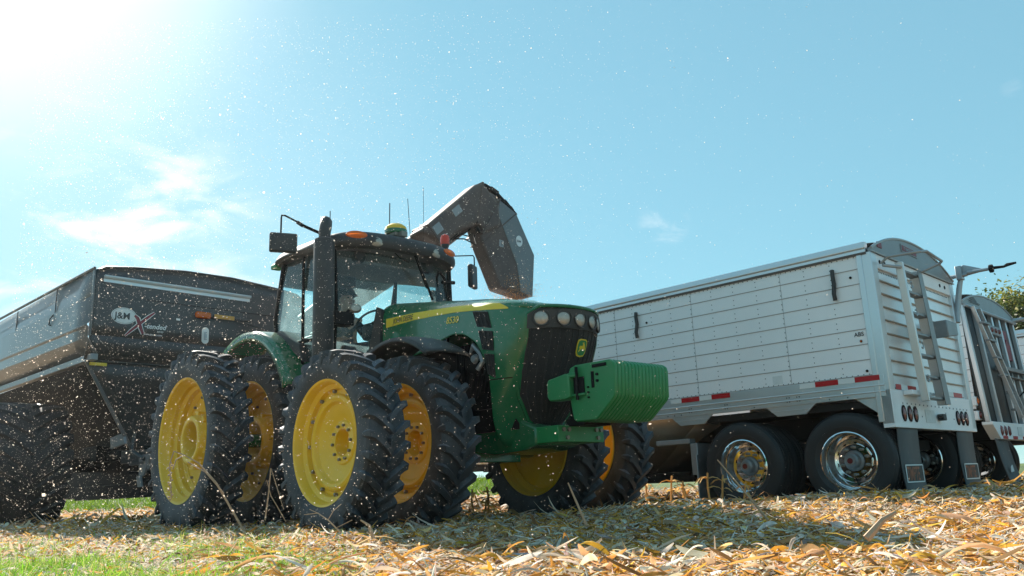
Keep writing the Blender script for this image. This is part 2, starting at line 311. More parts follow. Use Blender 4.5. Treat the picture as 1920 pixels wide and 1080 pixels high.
def front_wheel(rr, W, yd):     # wheel root at centre, outboard = -y ; yd = disc plane depth inside the outer rim edge
    e = -W * .43
    mb = MB()
    # rim barrel with steps
    mb.lathe([(rr, e), (rr + .008, e - .004), (rr + .010, e + .012), (rr - .012, e + .03), (rr - .022, e + .07), (rr - .055, e + .09), (rr - .065, e + .15), (rr - .065, -e - .12), (rr - .03, -e - .09), (rr - .02, -e - .02), (rr, -e), (rr - .006, -e + .01), (rr - .034, -e - .09), (rr - .078, -e - .13), (rr - .078, e + .15), (rr - .066, e + .09), (rr - .030, e + .068), (rr - .022, e + .03), (rr - .008, e + .004)], 72, close=True)
    rim = mb
    root = rim.build('wheel', 'yellow', None, ang=30)
    d = e + yd; k = rr / .505
    dm = MB(); P = [(rr - .070, d + .016), (.42 * k, d + .012), (.40 * k, d + .010), (.385 * k, d - .012), (.36 * k, d - .020), (.335 * k, d - .008), (.315 * k, d + .022), (.29 * k, d + .034), (.26 * k, d + .040), (.215 * k, d + .068), (.185 * k, d + .078), (.172 * k, d + .066), (.115 * k, d + .064), (.112 * k, d + .08), (.10 * k, d + .17), (0, d + .17)]
    dm.lathe(P + [(0, d + .19), (.12 * k, d + .19), (.13 * k, d + .12), (.3 * k, d + .06), (rr - .07, d + .035)], 72); dm.build('wheel_disc', 'yellow', root, ang=30)
    nuts('wheel_nut', 'bolt', root,   .142 * k, 10, d + .066, d + .044, .0125 * k, .15); nuts('rim_bolt', 'bolt', root, .418 * k, 12, d + .012, d - .016, .015 * k, .1)
    return root
def rear_wheel(rr, W):
    e = -W * .43; mb = MB()
    mb.lathe([(rr, e), (rr + .010, e - .006), (rr + .012, e + .012), (rr - .016, e + .03), (rr - .024, e + .07), (rr - .045, e + .085), (rr - .05, e + .13), (rr - .085, e + .16), (rr - .09, e + .21), (rr - .125, e + .235), (rr - .13, -e - .03), (rr - .02, -e - .02), (rr, -e), (rr - .01, -e + .008), (rr - .145, -e - .05), (rr - .142, e + .25), (rr - .105, e + .225), (rr - .10, e + .165), (rr - .062, e + .145), (rr - .058, e + .10), (rr - .036, e + .075), (rr - .026, e + .035), (rr - .01, e + .004)], 84, close=True)
    root = mb.build('wheel', 'yellow', None, ang=30)
    d = e + .27; dm = MB(); dm.lathe([(rr - .13, d - .01), (rr - .20, d - .008), (rr - .24, d + .01), (.30, d + .012), (.29, d + .03), (.0, d + .03), (0, d + .05), (.3, d + .05), (rr - .13, d + .01)], 84); dm.build('wheel_disc', 'yellow', root, ang=30)
    hm = MB(); hm.lathe([(.30, d + .01), (.295, d - .05), (.262, d - .17), (.255, d - .185), (.238, d - .192), (.205, d - .186), (.192, d - .16), (.185, d + .0), (.12, d + .02), (.0, d + .02)], 60)
    for k in range(10):
        a = 2 * pi * k / 10 + .2; Mx = Matrix.Rotation(-a, 4, 'Y'); hm.box(.255, .312, d - .13, d + .0, -.034, .034, Mx)
    hm.build('hub', 'yellow', root, bevel=.006)
    nuts('rim_bolt', 'bolt', root, rr - .17, 14, d - .008, d - .034, .015)
    cm = MB(); cm.lathe([(0, d - .02), (.10, d - .02), (.11, d - .01), (.11, d + .03)], 32); cm.build('axle_end', 'matte', root)
    return root
tractor = empty('tractor', (TX, TY, 0), TA, 'large green row-crop tractor with yellow wheels and dual tyres in the middle', 'tractor')
fw_out = front_wheel(.505, .37, .112); make_tyre(.765, .37, .505, 28, .046, fw_out, dphi=.2)
fw_in = front_wheel(.505, .37, .13)
for ch in fw_out.children:
    if ch.name.startswith('tyre'): c = ch.copy(); col.objects.link(c); c.parent = fw_in
rw_out = rear_wheel(.664, .40); make_tyre(.985, .40, .664, 30, .055, rw_out, dphi=.17)
def place_wheel(w, loc, flip, spin):
    w.parent = tractor; w.location = loc; w.rotation_euler = (0, spin, 0) if not flip else (0, 0, pi)
    return w
FZ, RZ = .735, .955
place_wheel(fw_out, (3.02, -1.51, FZ), False, .06); place_wheel(fw_in, (3.02, -.80, FZ), False, .21)
place_wheel(rw_out, (0, -1.51, RZ), False, 0)
c = copy_tree(rw_out, tractor); c.location = (0, -.78, RZ); c.rotation_euler = (0, .1, 0)
def flipw(src, loc):       # mirror-image wheel for the far side: rotate half a turn, tread keeps its direction by a mirrored mesh
    c = copy_tree(src, tractor); c.location = loc; c.rotation_euler = (0, 0, 0); c.scale = (1, -1, 1); return c
flipw(fw_out, (3.02, 1.47, FZ)); flipw(fw_in, (3.02, .80, FZ)); flipw(rw_out, (0, 1.51, RZ)); flipw(rw_out, (0, .78, RZ))

# hood surface
def ztop(x): return 2.275 - .17 * (x - 2) - .02 * max(0, x - 3.9) / .4
def zdrop(x): return lerp(x, [(2, .235), (3.3, .19), (4.0, .12), (4.4, .09)])
def lean(z): return 4.38 - lerp(z, [(.6, 3.88), (.66, 3.9), (.85, 3.97), (1.06, 4.10), (1.25, 4.21), (1.4, 4.28), (1.55, 4.34), (1.8, 4.38), (2.5, 4.38)])
def wsc(z): return lerp(z, [(.6, .50), (.66, .56), (.8, .68), (1.0, .84), (1.2, .94), (1.4, 1.0), (3, 1.0)])
def nose_x(y): return 4.38 - .25 * (min(abs(y), .53) / .47) ** 2.4
def plan(u):   # u 0..1 : right rear -> nose centre
    if u < .55:
        x = 1.98 + (3.75 - 1.98) * u / .55; return x, lerp(x, [(1.98, .44), (3.0, .50), (3.75, .535)])
    t = (u - .55) / .45
    if t < .45:
        k = t / .45; a = k * pi / 2; x0 = nose_x(.40); return 3.75 + (x0 - 3.75) * sin(a) ** 1.15, .40 + .135 * cos(a) ** .75
    y = .40 * (1 - (t - .45) / .55); return nose_x(y), y
def hpt(u, z, side=-1, off=0.):
    x, y = plan(u); s = max(0, min(1, (x - 3.4) / .9)); ws = 1 + (wsc(z) - 1) * s
    return (x - lean(z) * s * s * (3 - 2 * s) + off * (1 if u > .7 else 0), side * (y * ws + off * (1 if u < .8 else .3)), z)
BOT = [(1.98, 1.58), (2.94, 1.60), (3.08, 1.66), (3.27, 1.69), (3.45, 1.66), (3.62, 1.56), (3.78, 1.38), (3.90, 1.16), (3.97, .92), (4.05, .74), (4.14, .66), (4.4, .66)]
hb = MB(); NU = 64; rows = []
for sd in (-1, 1):
    def f(a, b, sd=sd):
        x, y = plan(a); zs = ztop(x) - zdrop(x); zb = lerp(x, BOT); return hpt(a, zb + (zs - zb) * b, sd)
    hb.grid(f, NU, 14)
    def g(a, b, sd=sd):
        x, y = plan(a); k = cos(b * pi / 2) ** .85; z = ztop(x) - zdrop(x) + zdrop(x) * (1 - k ** 2.6) ** (1 / 2.6) if k < 1 else ztop(x) - zdrop(x)
        X = x if x < 3.5 else 3.5 + (x - 3.5) * (k + (1 - k) * .35)
        return (X, sd * y * k, z + (ztop(X) - ztop(x)) * (1 - k))
    hb.grid(g, NU, 10)
me_bm = hb
hood = hb.build('hood', 'green', tractor, ang=50, recalc=True)
bm = bmesh.new(); bm.from_mesh(hood.data); bmesh.ops.remove_doubles(bm, verts=bm.verts, dist=.0015); bmesh.ops.recalc_face_normals(bm, faces=bm.faces); bm.to_mesh(hood.data); bm.free()
q = hood.modifiers.new('thickness', 'SOLIDIFY'); q.thickness = .018; q.offset = -1
hood.data.shade_smooth(); hood.data.set_sharp_from_angle(angle=R(50))
def u_of_x(x):
    lo, hi = 0, .75
    for _ in range(30):
        m = (lo + hi) / 2
        if plan(m)[0] < x: lo = m
        else: hi = m
    return lo
def side_pt(x, z, off=.003):      # near (right) side of hood at nominal x
    xs = x + lean(z) * max(0, min(1, (x - 3.4) / .9)) ** 2 * .6
    u = u_of_x(xs); X, y = plan(u); zs = ztop(X) - zdrop(X)
    if z <= zs: p = hpt(u, z, -1); return (p[0], p[1] - off, p[2])
    k = (1 - min(1, (z - zs) / zdrop(X)) ** 2.6) ** (1 / 2.6); return (X, -y * k - off * .8, z + off * .6)
# stripe
ST_U = [(2.1, 2.045), (2.65, 2.01), (3.32, 1.945), (3.77, 1.885), (3.95, 1.85), (4.04, 1.80)]; ST_L = [(2.1, 1.955), (2.65, 1.94), (3.32, 1.885), (3.77, 1.825), (3.95, 1.80), (4.04, 1.79)]
s_ = MB(); s_.grid(lambda a, b: side_pt(2.1 + 1.94 * a, lerp(2.1 + 1.94 * a, ST_L) * (1 - b) + lerp(2.1 + 1.94 * a, ST_U) * b, .004), 60, 4); s_.build('stripe_decal', 'decal_y', tractor, ang=60)
s_ = MB(); s_.grid(lambda a, b: tuple(q if i != 1 else -q for i, q in enumerate(side_pt(2.1 + 1.94 * a, lerp(2.1 + 1.94 * a, ST_L) * (1 - b) + lerp(2.1 + 1.94 * a, ST_U) * b, .004))), 60, 4); s_.build('stripe_decal', 'decal_y', tractor, ang=60)
text('JOHN DEERE', .066, 'black', tractor, lambda a, b: side_pt(2.24 + a, 1.972 + b - a * .05, .0075), shear=.25, bold=.0008, sx=.98)
text('8530', .085, 'decal_y', tractor, lambda a, b: side_pt(3.18 + a, 1.805 + b - a * .1, .006), shear=.3, bold=.0014, sx=1.12)
# vents
for poly in ([(3.60, 1.84), (3.80, 1.80), (3.845, 1.66), (3.66, 1.70)], [(3.68, 1.655), (3.86, 1.62), (3.885, 1.46), (3.74, 1.49)], [(3.77, 1.44), (3.895, 1.42), (3.925, 1.23), (3.83, 1.27)]):
    vm = MB()
    def vf(a, b, poly=poly, off=.004):
        A, B, C, D = poly; x = (A[0] * (1 - a) + B[0] * a) * (1 - b) + (D[0] * (1 - a) + C[0] * a) * b; z = (A[1] * (1 - a) + B[1] * a) * (1 - b) + (D[1] * (1 - a) + C[1] * a) * b; return side_pt(x, z, off)
    vm.grid(vf, 6, 6)
    for k in range(3):
        a0 = (k + .5) / 3 * .9; vm.tube([vf(a0 + .05, j / 6, off=.009) for j in range(7)], .006, 5)
    vm.tube([vf(0, j / 6, off=.006) for j in range(7)] + [vf(j / 6, 1, off=.006) for j in range(7)] + [vf(1, 1 - j / 6, off=.006) for j in range(7)] + [vf(1 - j / 6, 0, off=.006) for j in range(7)], .005, 5)
    vm.build('side_vent', 'grille', tractor)
sm = MB(); sm.tube([side_pt(3.80 + .3 * j / 8, 1.215, .001) for j in range(9)], .004, 5); sm.build('hood_seam', 'matte', tractor)
# grille
def gx(y, z):
    return nose_x(y / max(.5, wsc(z))) - lean(z)
GW = [(.80, .12), (.85, .20), (1.06, .345), (1.25, .42), (1.4, .455), (1.62, .468), (1.72, .44), (1.79, .36)]
gm = MB()
def gf(a, b, off=.012):
    z = .80 + .99 * b; y = (2 * a - 1) * lerp(z, GW); return (gx(y, z) + off, y, z)
gm.grid(gf, 26, 26)
for k in range(1, 14):
    gm.tube([gf(k / 14, j / 26, .014) for j in range(27)], .006, 5)
gr = gm.build('grille', 'grille', tractor)
fr = MB(); pth = [gf(0, j / 30, .010) for j in range(31)] + [gf(j / 16, 1, .010) for j in range(1, 17)] + [gf(1, 1 - j / 30, .010) for j in range(1, 31)] + [gf(1 - j / 8, 0, .010) for j in range(1, 9)]
fr.tube(pth, .017, 8); fr.build('grille_frame', 'green', tractor)
# lamp panel
lp = MB()
def lf(a, b, off=.03):
    y = -.44 + .88 * a; z = 1.605 + (.165 - .02 * abs(2 * a - 1)) * b; return (gx(y, z) + off, y, z)
lp.grid(lf, 30, 5); lp.grid(lambda a, b: lf(a, 1, .03 * (1 - b)), 30, 2); lp.grid(lambda a, b: lf(a, 0, .03 * (1 - b)), 30, 2); lp.grid(lambda a, b: lf(0, a, .03 * (1 - b)), 3, 2); lp.grid(lambda a, b: lf(1, a, .03 * (1 - b)), 3, 2)
panel = lp.build('lamp_panel', 'black', tractor, ang=50)
for y in (-.345, -.175, -.005, .16, .30):
    x = gx(y, 1.69) + .02; yaw = math.atan(1.15 * (abs(y) / .47) ** 1.4) * (1 if y > 0 else -1); Mx = Matrix.Translation((x, y, 1.69)) @ Matrix.Rotation(yaw, 4, 'Z')
    b_ = MB(); b_.lathe([(.078, .004), (.074, .018), (.067, .018), (.062, .006), (.062, -.02)], 28, axis='x'); b_.v = [tuple(Mx @ Vector(p)) for p in b_.v]; hlamp = b_.build('headlight', 'black', tractor)
    b_ = MB(); b_.lathe([(.062, .006), (.045, .016), (.02, .021), (0.0005, .022)], 24, axis='x'); b_.v = [tuple(Mx @ Vector(p)) for p in b_.v]; b_.build('lens', 'lens', hlamp)
# emblem : shield with a leaping deer
ey, ez = .055, 1.455
def ef(a, b, off): return (gx(ey + a, ez + b) + .024 + off, ey + a, ez + b)
sh = [(-.052, .058), (-.03, .068), (.03, .068), (.052, .058), (.058, .03), (.055, -.035), (.04, -.062), (0, -.07), (-.04, -.062), (-.055, -.035), (-.058, .03)]
e1 = MB(); e1.prism(sh, lambda a, b, t: ef(a * 1.06, b * 1.06, t), 0, .006); emb = e1.build('emblem', 'decal_y', tractor)
e2 = MB(); e2.prism(sh, lambda a, b, t: ef(a * .9, b * .9, t), .004, .009); e2.build('emblem_field', 'wgreen', emb)
deer = [(-.040, .006), (-.030, .020), (-.012, .020), (.0, .018), (.008, .026), (.004, .038), (-.006, .044), (-.004, .050), (.006, .046), (.010, .054), (.016, .050), (.016, .040), (.028, .034), (.022, .028), (.020, .012), (.026, .0), (.042, -.006), (.036, -.012), (.022, -.010), (.010, -.004), (-.008, -.004), (-.020, -.016), (-.036, -.034), (-.042, -.028), (-.030, -.010), (-.034, .0)]
e3 = MB()
bmx = bmesh.new(); vv = [bmx.verts.new(ef(a * .95, b * .95 - .004, .012)) for a, b in deer]; fc = bmx.faces.new(vv); bmesh.ops.triangulate(bmx, faces=[fc]); me = bpy.data.meshes.new('deer_mark'); bmx.to_mesh(me); bmx.free(); me.materials.append(M['decal_y']); o = bpy.data.objects.new('deer_mark', me); col.objects.link(o); o.parent = emb
# front support, bumper block, belly
b_ = MB(); b_.prism([(3.5, .60), (3.9, .62), (4.05, .66), (4.05, .80), (3.9, .86), (3.5, 1.1), (2.4, 1.2), (2.4, .75)], lambda a, b, t: (a, t, b), -.26, .26); b_.build('front_support', 'green', tractor, bevel=.02)
b_ = MB(); b_.box(3.9, 4.30, -.25, .30, .665, .80); b_.build('weight_bracket', 'wgreen', tractor, bevel=.006)
b_ = MB(); b_.box(4.27, 4.48, -.12, .2, .79, .85); b_.box(4.30, 4.52, -.10, .18, .815, .99); b_.build('bracket_arm', 'matte', tractor, bevel=.004)
b_ = MB(); b_.lathe([(0, 0), (.018, 0), (.018, .018), (0, .018)], 6, axis='x'); each('bracket_bolt', 'bolt', tractor, b_, [(4.30, y, .765) for y in (-.19, -.13, .20, .26)] + [(4.30, y, .70) for y in (-.15, .22)])
# suitcase weights
wp = [(4.50, .93), (4.47, 1.16), (4.505, 1.235), (4.56, 1.252), (4.93, 1.252), (4.968, 1.225), (4.978, 1.19), (4.968, .985), (4.95, .955), (4.79, .825), (4.755, .803), (4.55, .803), (4.52, .82)]
NW = 16; y0 = -.29; pw = .67 / NW
for k in range(NW):
    b_ = MB(); a = y0 + k * pw; b_.prism(wp, lambda p, q, t: (p, t, q), a + .0015, a + pw - .0015)
    ob = b_.build('suitcase_weight', 'wgreen', tractor, bevel=.009, ang=40)
b_ = MB(); b_.box(4.75, 4.90, -.296, -.288, 1.205, 1.232); b_.box(4.735, 4.765, -.296, -.288, 1.05, 1.18, ); b_.build('weight_handle_slot', 'matte', tractor, bevel=.006)
b_ = MB()
for z in (1.15, 1.10): b_.lathe([(0, -.302), (.011, -.302), (.011, -.288)], 12, (4.80, 0, z))
for z in (1.06, 1.02, .98): b_.lathe([(0, -.302), (.008, -.302), (.008, -.288)], 12, (4.70, 0, z))
b_.build('weight_holes', 'matte', tractor)
b_ = MB(); b_.prism([(4.30, 1.16), (4.50, 1.19), (4.535, 1.17), (4.54, 1.0), (4.50, .985), (4.31, .985), (4.285, 1.02), (4.285, 1.13)], lambda p, q, t: (p, t, q), -.34, -.22); b_.box(4.50, 4.68, -.32, -.295, 1.00, 1.02); b_.box(4.50, 4.60, -.33, -.29, 1.15, 1.19); b_.build('tow_pin_block', 'wgreen', tractor, bevel=.01)
b_ = MB(); b_.tube([(4.60, -.315, .97), (4.60, -.315, 1.23)], .013, 8); b_.box(4.55, 4.66, -.300, -.291, 1.01, 1.15); b_.build('tow_pin', 'matte', tractor)
# chassis dark works : front axle, transmission, tank
b_ = MB(); b_.tube([(3.02, -.5, .74), (3.02, .5, .74)], .09, 16); b_.box(2.82, 3.22, -.32, .32, .55, .95); b_.tube([(3.02, -.62, .74), (3.02, -.36, .74)], .14, 16); b_.tube([(3.02, .62, .74), (3.02, .36, .74)], .14, 16); b_.build('front_axle', 'green', tractor, bevel=.01)
b_ = MB(); b_.tube([(0, -1.45, RZ), (0, 1.45, RZ)], .075, 16); b_.tube([(0, -.55, RZ), (0, .55, RZ)], .2, 20); b_.box(-.5, 2.2, -.32, .32, .62, 1.35); b_.build('transmission', 'green', tractor, bevel=.02)
b_ = MB(); b_.box(2.0, 3.85, -.30, .30, .80, 1.62); b_.box(3.35, 3.80, -.34, .34, 1.0, 1.7)
for k in range(9):
    x = 3.1 + .08 * k; b_.tube([(x, -.38, 1.05 + .05 * (k % 3)), (x + .12, -.42, 1.3), (x + .05, -.36, 1.6)], .014 + .004 * (k % 2), 6)
b_.lathe([(0, -.08), (.10, -.08), (.12, -.03), (.12, .03), (.10, .08), (0, .08)], 20, (3.45, -.36, 1.42)); b_.build('engine', 'matte', tractor, bevel=.006)
b_ = MB(); b_.tube([(3.42, -.42, 1.5), (3.5, -.46, 1.56), (3.56, -.43, 1.48), (3.60, -.44, 1.40), (3.54, -.45, 1.34)], .022, 8); b_.lathe([(0, -.47), (.03, -.47), (.045, -.44), (.045, -.40)], 12, (3.5, 0, 1.44)); b_.build('engine_pipe', 'steel', tractor)
b_ = MB(); b_.prism([(.75, 1.35), (1.9, 1.35), (2.0, 1.25), (2.0, .75), (1.85, .62), (.9, .62), (.75, .75)], lambda a, b, t: (a, t, b), -.72, -.36); b_.build('fuel_tank', 'black', tractor, bevel=.03)
b_ = MB(); b_.box(1.15, 1.75, -.98, -.70, .66, .70); b_.box(1.15, 1.75, -.96, -.70, .98, 1.02); b_.box(1.12, 1.16, -.98, -.70, .60, 1.5); b_.box(1.74, 1.78, -.98, -.70, .60, 1.5); b_.build('cab_steps', 'black', tractor, bevel=.005)
# fenders
def arc_fender(cx, cz, r, a0, a1, ya, yb, lip, m, name, th=.02, crown=0.):
    b_ = MB(); n = 26
    def f(a, b):
        an = a0 + (a1 - a0) * a; y = ya + (yb - ya) * b; rr_ = r + crown * (1 - abs(2 * b - 1) ** 2.5); return (cx + rr_ * cos(an), y, cz + rr_ * sin(an))
    b_.grid(f, n, 8)
    b_.grid(lambda a, b: (cx + (r - lip * b) * cos(a0 + (a1 - a0) * a), yb, cz + (r - lip * b) * sin(a0 + (a1 - a0) * a)), n, 2)
    o = b_.build(name, m, tractor, ang=50, solid=th); return o
for s in (-1, 1):
    arc_fender(0, .98, 1.20, R(24), R(122), s * .52, s * 1.02, .10, 'green', 'rear_fender', .022, .02)
    arc_fender(3.02, .735, .90, R(52), R(132), s * .56, s * 1.02, .03, 'black', 'front_fender', .02, .025)
    b_ = MB(); b_.prism([(1.12, 1.48), (.95, 1.80), (.70, 2.02), (.35, 2.15), (.1, 2.2), (.1, 1.2), (1.12, 1.2)], lambda a, b, t: (a, t, b), s * .50, s * .56); b_.build('fender_panel', 'green', tractor, bevel=.01)
    b_ = MB(); b_.prism([(.48, 2.16), (.98, 1.93), (1.08, 1.72), (.70, 1.95), (.42, 2.08)], lambda a, b, t: (a, t, b), s * .56, s * .84); b_.build('fender_guard', 'black', tractor, bevel=.01)
# cab
cw = .80
b_ = MB()
for s in (-1, 1):
    b_.tube([(1.50, s * .74, 1.42), (1.62, s * .76, 2.2), (1.58, s * .77, 2.92)], .030, 8)
    b_.tube([(.33, s * .74, 1.95), (.30, s * .78, 2.3), (.48, s * .78, 2.95)], .032, 8)
    b_.tube([(.98, s * .79, 1.55), (.98, s * .80, 2.92)], .018, 6)
    b_.tube([(.45, s * .76, 2.05), (.62, s * .79, 1.98), (1.50, s * .78, 1.94)], .024, 6)
    b_.tube([(.36, s * .74, 1.44), (1.50, s * .74, 1.42)], .04, 8)
b_.tube([(1.52, -.72, 1.46), (1.64, 0, 1.50), (1.52, .72, 1.46)], .035, 8); b_.tube([(.32, -.76, 2.02), (.32, .76, 2.02)], .03, 8)
b_.build('cab_frame', 'matte', tractor)
b_ = MB(); b_.box(.32, 1.56, -.74, .74, 1.32, 1.44); b_.box(.26, .36, -.50, .50, 1.3, 2.0); b_.build('cab_floor', 'black', tractor, bevel=.02)
def pane(f, n=8, m2=4):
    b_ = MB(); b_.grid(f, n, m2); return b_.build('window', 'glass', tractor, ang=60)
def ws(a, b):
    y = -.745 + 1.49 * a; z = 1.50 + 1.40 * b; bow = .10 * (1 - abs(2 * a - 1) ** 2.2); return (1.52 + .10 * sin(pi * min(1, b * .9)) * .9 + bow, y, z)
pane(ws, 16, 8)
for s in (-1, 1):
    pane(lambda a, b, s=s: (.34 + 1.19 * a + (.14 * max(0, b - .3) * (1 - a)), s * (.765 + .025 * sin(pi * b)), lerp(a, [(0, 2.06), (.2, 1.98), (.35, 1.75), (.5, 1.5), (1, 1.47)]) * (1 - b) + 2.975 * b), 12, 6)
pane(lambda a, b: (.30 + .16 * b, -.74 + 1.48 * a, 2.06 + .86 * b), 6, 4)
# roof
rb = MB()
def roofo(a, sc_=1.0, z=0):
    t = 2 * pi * a; cx_, hx, hy = .98, .84 * sc_, .90 * sc_; c_, s_ = cos(t), sin(t); e_ = .45
    x = cx_ + hx * math.copysign(abs(c_) ** e_, c_); y = hy * math.copysign(abs(s_) ** e_, s_)
    if x > 1.0: x += .06 * (1 - (y / .9) ** 2)
    slope = (.055 * min(1, max(0, (1.45 - x) / .3)) if z < 2.95 else 0) + .03 * min(1, max(0, (1.3 - x) / .6)) ; return (x, y, z + slope - .045 * (abs(y) / .9) ** 3)
levels = [(.90, 2.885), (.965, 2.90), (1.0, 2.945), (1.0, 2.985), (.985, 3.025), (.95, 3.06), (.80, 3.095), (.5, 3.125), (.2, 3.135), (.01, 3.137)]
rb.grid(lambda a, b: (lambda i: roofo(a, *levels[i]))(round(b * 9)), 80, 9); rb.grid(lambda a, b: roofo(a, .90 - .88 * b, 2.885), 80, 2)
roof = rb.build('cab_roof', 'black', tractor, ang=40)
for s, lab in ((-1, None), (1, None)):
    b_ = MB(); Mx = Matrix.Translation((1.80, s * .62, 3.0)) @ Matrix.Rotation(s * .35, 4, 'Z'); b_.lathe([(.0, .03), (.05, .025), (.075, .012), (.078, -.02)], 20, axis='x'); b_.v = [tuple(Mx @ Vector((p[0], p[1] * 1.5, p[2] * .55))) for p in b_.v]; b_.build('marker_light', 'amber', roof)
    b_ = MB(); Mx = Matrix.Translation((1.83, s * .40, 2.955)) @ Matrix.Rotation(s * .2, 4, 'Z'); b_.lathe([(.0, .035), (.05, .03), (.078, .016), (.082, -.02)], 20, axis='x'); b_.v = [tuple(Mx @ Vector((p[0], p[1] * 1.1, p[2] * .75))) for p in b_.v]; b_.build('work_light', 'lens', roof)
    b_ = MB(); b_.lathe([(.0, .03), (.06, .03), (.08, .0), (.075, -.05), (0, -.06)], 18, (1.60, s * .46, 2.83), axis='x'); b_.build('speaker_pod', 'black', roof)
# rear-roof lug, receiver, antennas, beacon
b_ = MB(); b_.box(.16, .30, -.80, -.68, 2.95, 3.01); b_.build('roof_lamp', 'wgreen', roof, bevel=.015)
b_ = MB(); b_.lathe([(.0, 3.155), (.11, 3.155), (.125, 3.17), (.128, 3.205)], 28, (1.62, 0, 0), axis='z'); gps = b_.build('receiver', 'green', tractor)
b_ = MB(); b_.lathe([(.128, 3.205), (.118, 3.24), (.08, 3.27), (.03, 3.283), (.0005, 3.285)], 28, (1.62, 0, 0), axis='z'); b_.build('receiver_dome', 'yellow', gps); b_ = MB(); b_.box(1.68, 1.78, -.03, .05, 3.10, 3.16); b_.box(1.50, 1.72, -.08, .08, 3.12, 3.156); b_.build('receiver_mount', 'bolt', gps, bevel=.004)
for p, q_, r_ in (((1.49, 0, 3.12), (1.50, 0, 3.57), .006), ((1.87, .02, 3.10), (1.83, .02, 3.53), .0035), ((1.3, .62, 3.06), (1.31, .62, 3.95), .0025), ((1.55, -.80, 3.0), (1.55, -.80, 3.30), .005)):
    b_ = MB(); b_.tube([p, q_], r_, 5); b_.build('antenna', 'matte', tractor)
b_ = MB(); b_.tube([(1.6, .70, 2.50), (1.6, .70, 2.74), (1.6, .64, 2.80), (1.62, .60, 2.81), (1.62, .57, 2.74), (1.62, .57, 2.4)], .016, 8); b_.tube([(1.6, .66, 2.695), (1.6, .84, 2.715)], .022, 8); b_.tube([(1.6, .78, 2.72), (1.6, .72, 3.14)], .010, 6); b_.tube([(1.6, .60, 3.0), (1.6, 1.14, 3.10), (1.6, 1.16, 3.08), (1.6, 1.16, 2.92)], .008, 6); b_.build('mirror_arm', 'matte', tractor)
b_ = MB(); b_.tube([(1.6, .72, 3.10), (1.6, .72, 3.135)], .035, 12); b_.lathe([(.045, 3.13), (.048, 3.17), (.0, 3.17)], 16, (1.6, .715, 0), axis='z'); bc = b_.build('beacon', 'black', tractor)
b_ = MB(); b_.lathe([(.052, 3.165), (.056, 3.235), (.046, 3.275), (.016, 3.295), (.0005, 3.296)], 18, (1.6, .715, 0), axis='z'); b_.build('beacon_lens', 'beacon', bc)
def mirror(cx, cy, cz, wy, wz, yaw):
    b_ = MB(); Mx = Matrix.Translation((cx, cy, cz)) @ Matrix.Rotation(yaw, 4, 'Z'); b_.box(-.03, .03, -wy, wy, -wz, wz, Mx); o = b_.build('mirror', 'black', tractor, bevel=.02, seg=3)
    b_ = MB(); b_.box(-.034, -.03, -wy * .88, wy * .88, -wz * .88, wz * .88, Mx); b_.build('mirror_glass', 'chrome', o)
mirror(1.6, 1.13, 2.83, .09, .145, .5); mirror(1.5, -1.31, 2.865, .140, .105, -.36)
b_ = MB(); b_.tube([(1.52, -.86, 3.03), (1.50, -1.12, 3.11), (1.5, -1.30, 3.165), (1.5, -1.335, 3.16), (1.5, -1.34, 3.13), (1.5, -1.34, 2.95)], .010, 6); b_.tube([(1.5, -1.09, 3.09), (1.5, -1.16, 3.12)], .02, 8); b_.tube([(1.52, -.86, 3.03), (1.5, -1.08, 3.09)], .017, 8); b_.build('mirror_arm', 'matte', tractor)
# exhaust
ex, ey_ = 1.66, -.925
b_ = MB(); b_.lathe([(.0, 1.30), (.098, 1.30), (.108, 1.32), (.108, 2.90), (.102, 2.925), (.07, 2.94)], 32, (ex, ey_, 0), axis='z'); exh = b_.build('exhaust_stack', 'black', tractor)
b_ = MB(); P = [(ex, ey_, 2.92), (ex, ey_, 3.0), (ex + .005, ey_ + .01, 3.07), (ex - .02, ey_ + .03, 3.13), (ex - .09, ey_ + .06, 3.165)]; b_.tube(P, [.06, .062, .064, .062, .058], 18); b_.build('exhaust_pipe', 'black', exh)
b_ = MB(); b_.lathe([(.0, .03), (.04, .028), (.056, .012), (.058, -.02), (0, -.03)], 20, axis='x'); b_.v = [(p[0] * cos(.45) + p[1] * 1.15 * sin(.45) + 1.78, -p[0] * sin(.45) + p[1] * 1.15 * cos(.45) - .62, p[2] * .8 + 2.20) for p in b_.v]; b_.build('work_light', 'lens', tractor)
b_ = MB(); b_.tube([(1.70, -.64, 2.20), (1.68, -.80, 2.02), (1.66, -.85, 1.9)], .018, 6); b_.box(1.62, 1.76, -.84, -.62, 2.02, 2.16); b_.build('light_bracket', 'matte', tractor, bevel=.01)
# wiper
b_ = MB(); b_.tube([(1.78, .08, 2.98), (1.80, .17, 2.84), (1.76, .40, 2.42)], .014, 6); b_.tube([(1.80, .15, 2.88), (1.76, .33, 2.55)], .02, 5); b_.tube([(1.78, .24, 2.72), (1.76, .34, 2.73)], .013, 6); b_.build('wiper', 'matte', tractor)
b_ = MB(); b_.tube([(1.75, -.14, 2.92), (1.80, -.05, 2.82), (1.80, .05, 2.80), (1.78, .09, 2.86)], .006, 5); b_.build('wiper_hose', 'matte', tractor)
# hood-side black grab panel at cab
b_ = MB(); b_.prism([(1.95, 2.20), (2.04, 2.16), (1.99, 1.56), (1.78, 1.50), (1.72, 1.52)], lambda a, b, t: (a, t, b), -.47, -.44); b_.build('cowl_seal', 'black', tractor)
b_ = MB(); b_.grid(lambda a, b: (1.60 + .40 * a, -.44 + .88 * b, 1.60 + (ztop(1.98) - 1.64) * a - .12 * abs(2 * b - 1) ** 3), 4, 10); b_.build('cowl', 'black', tractor, solid=.01)
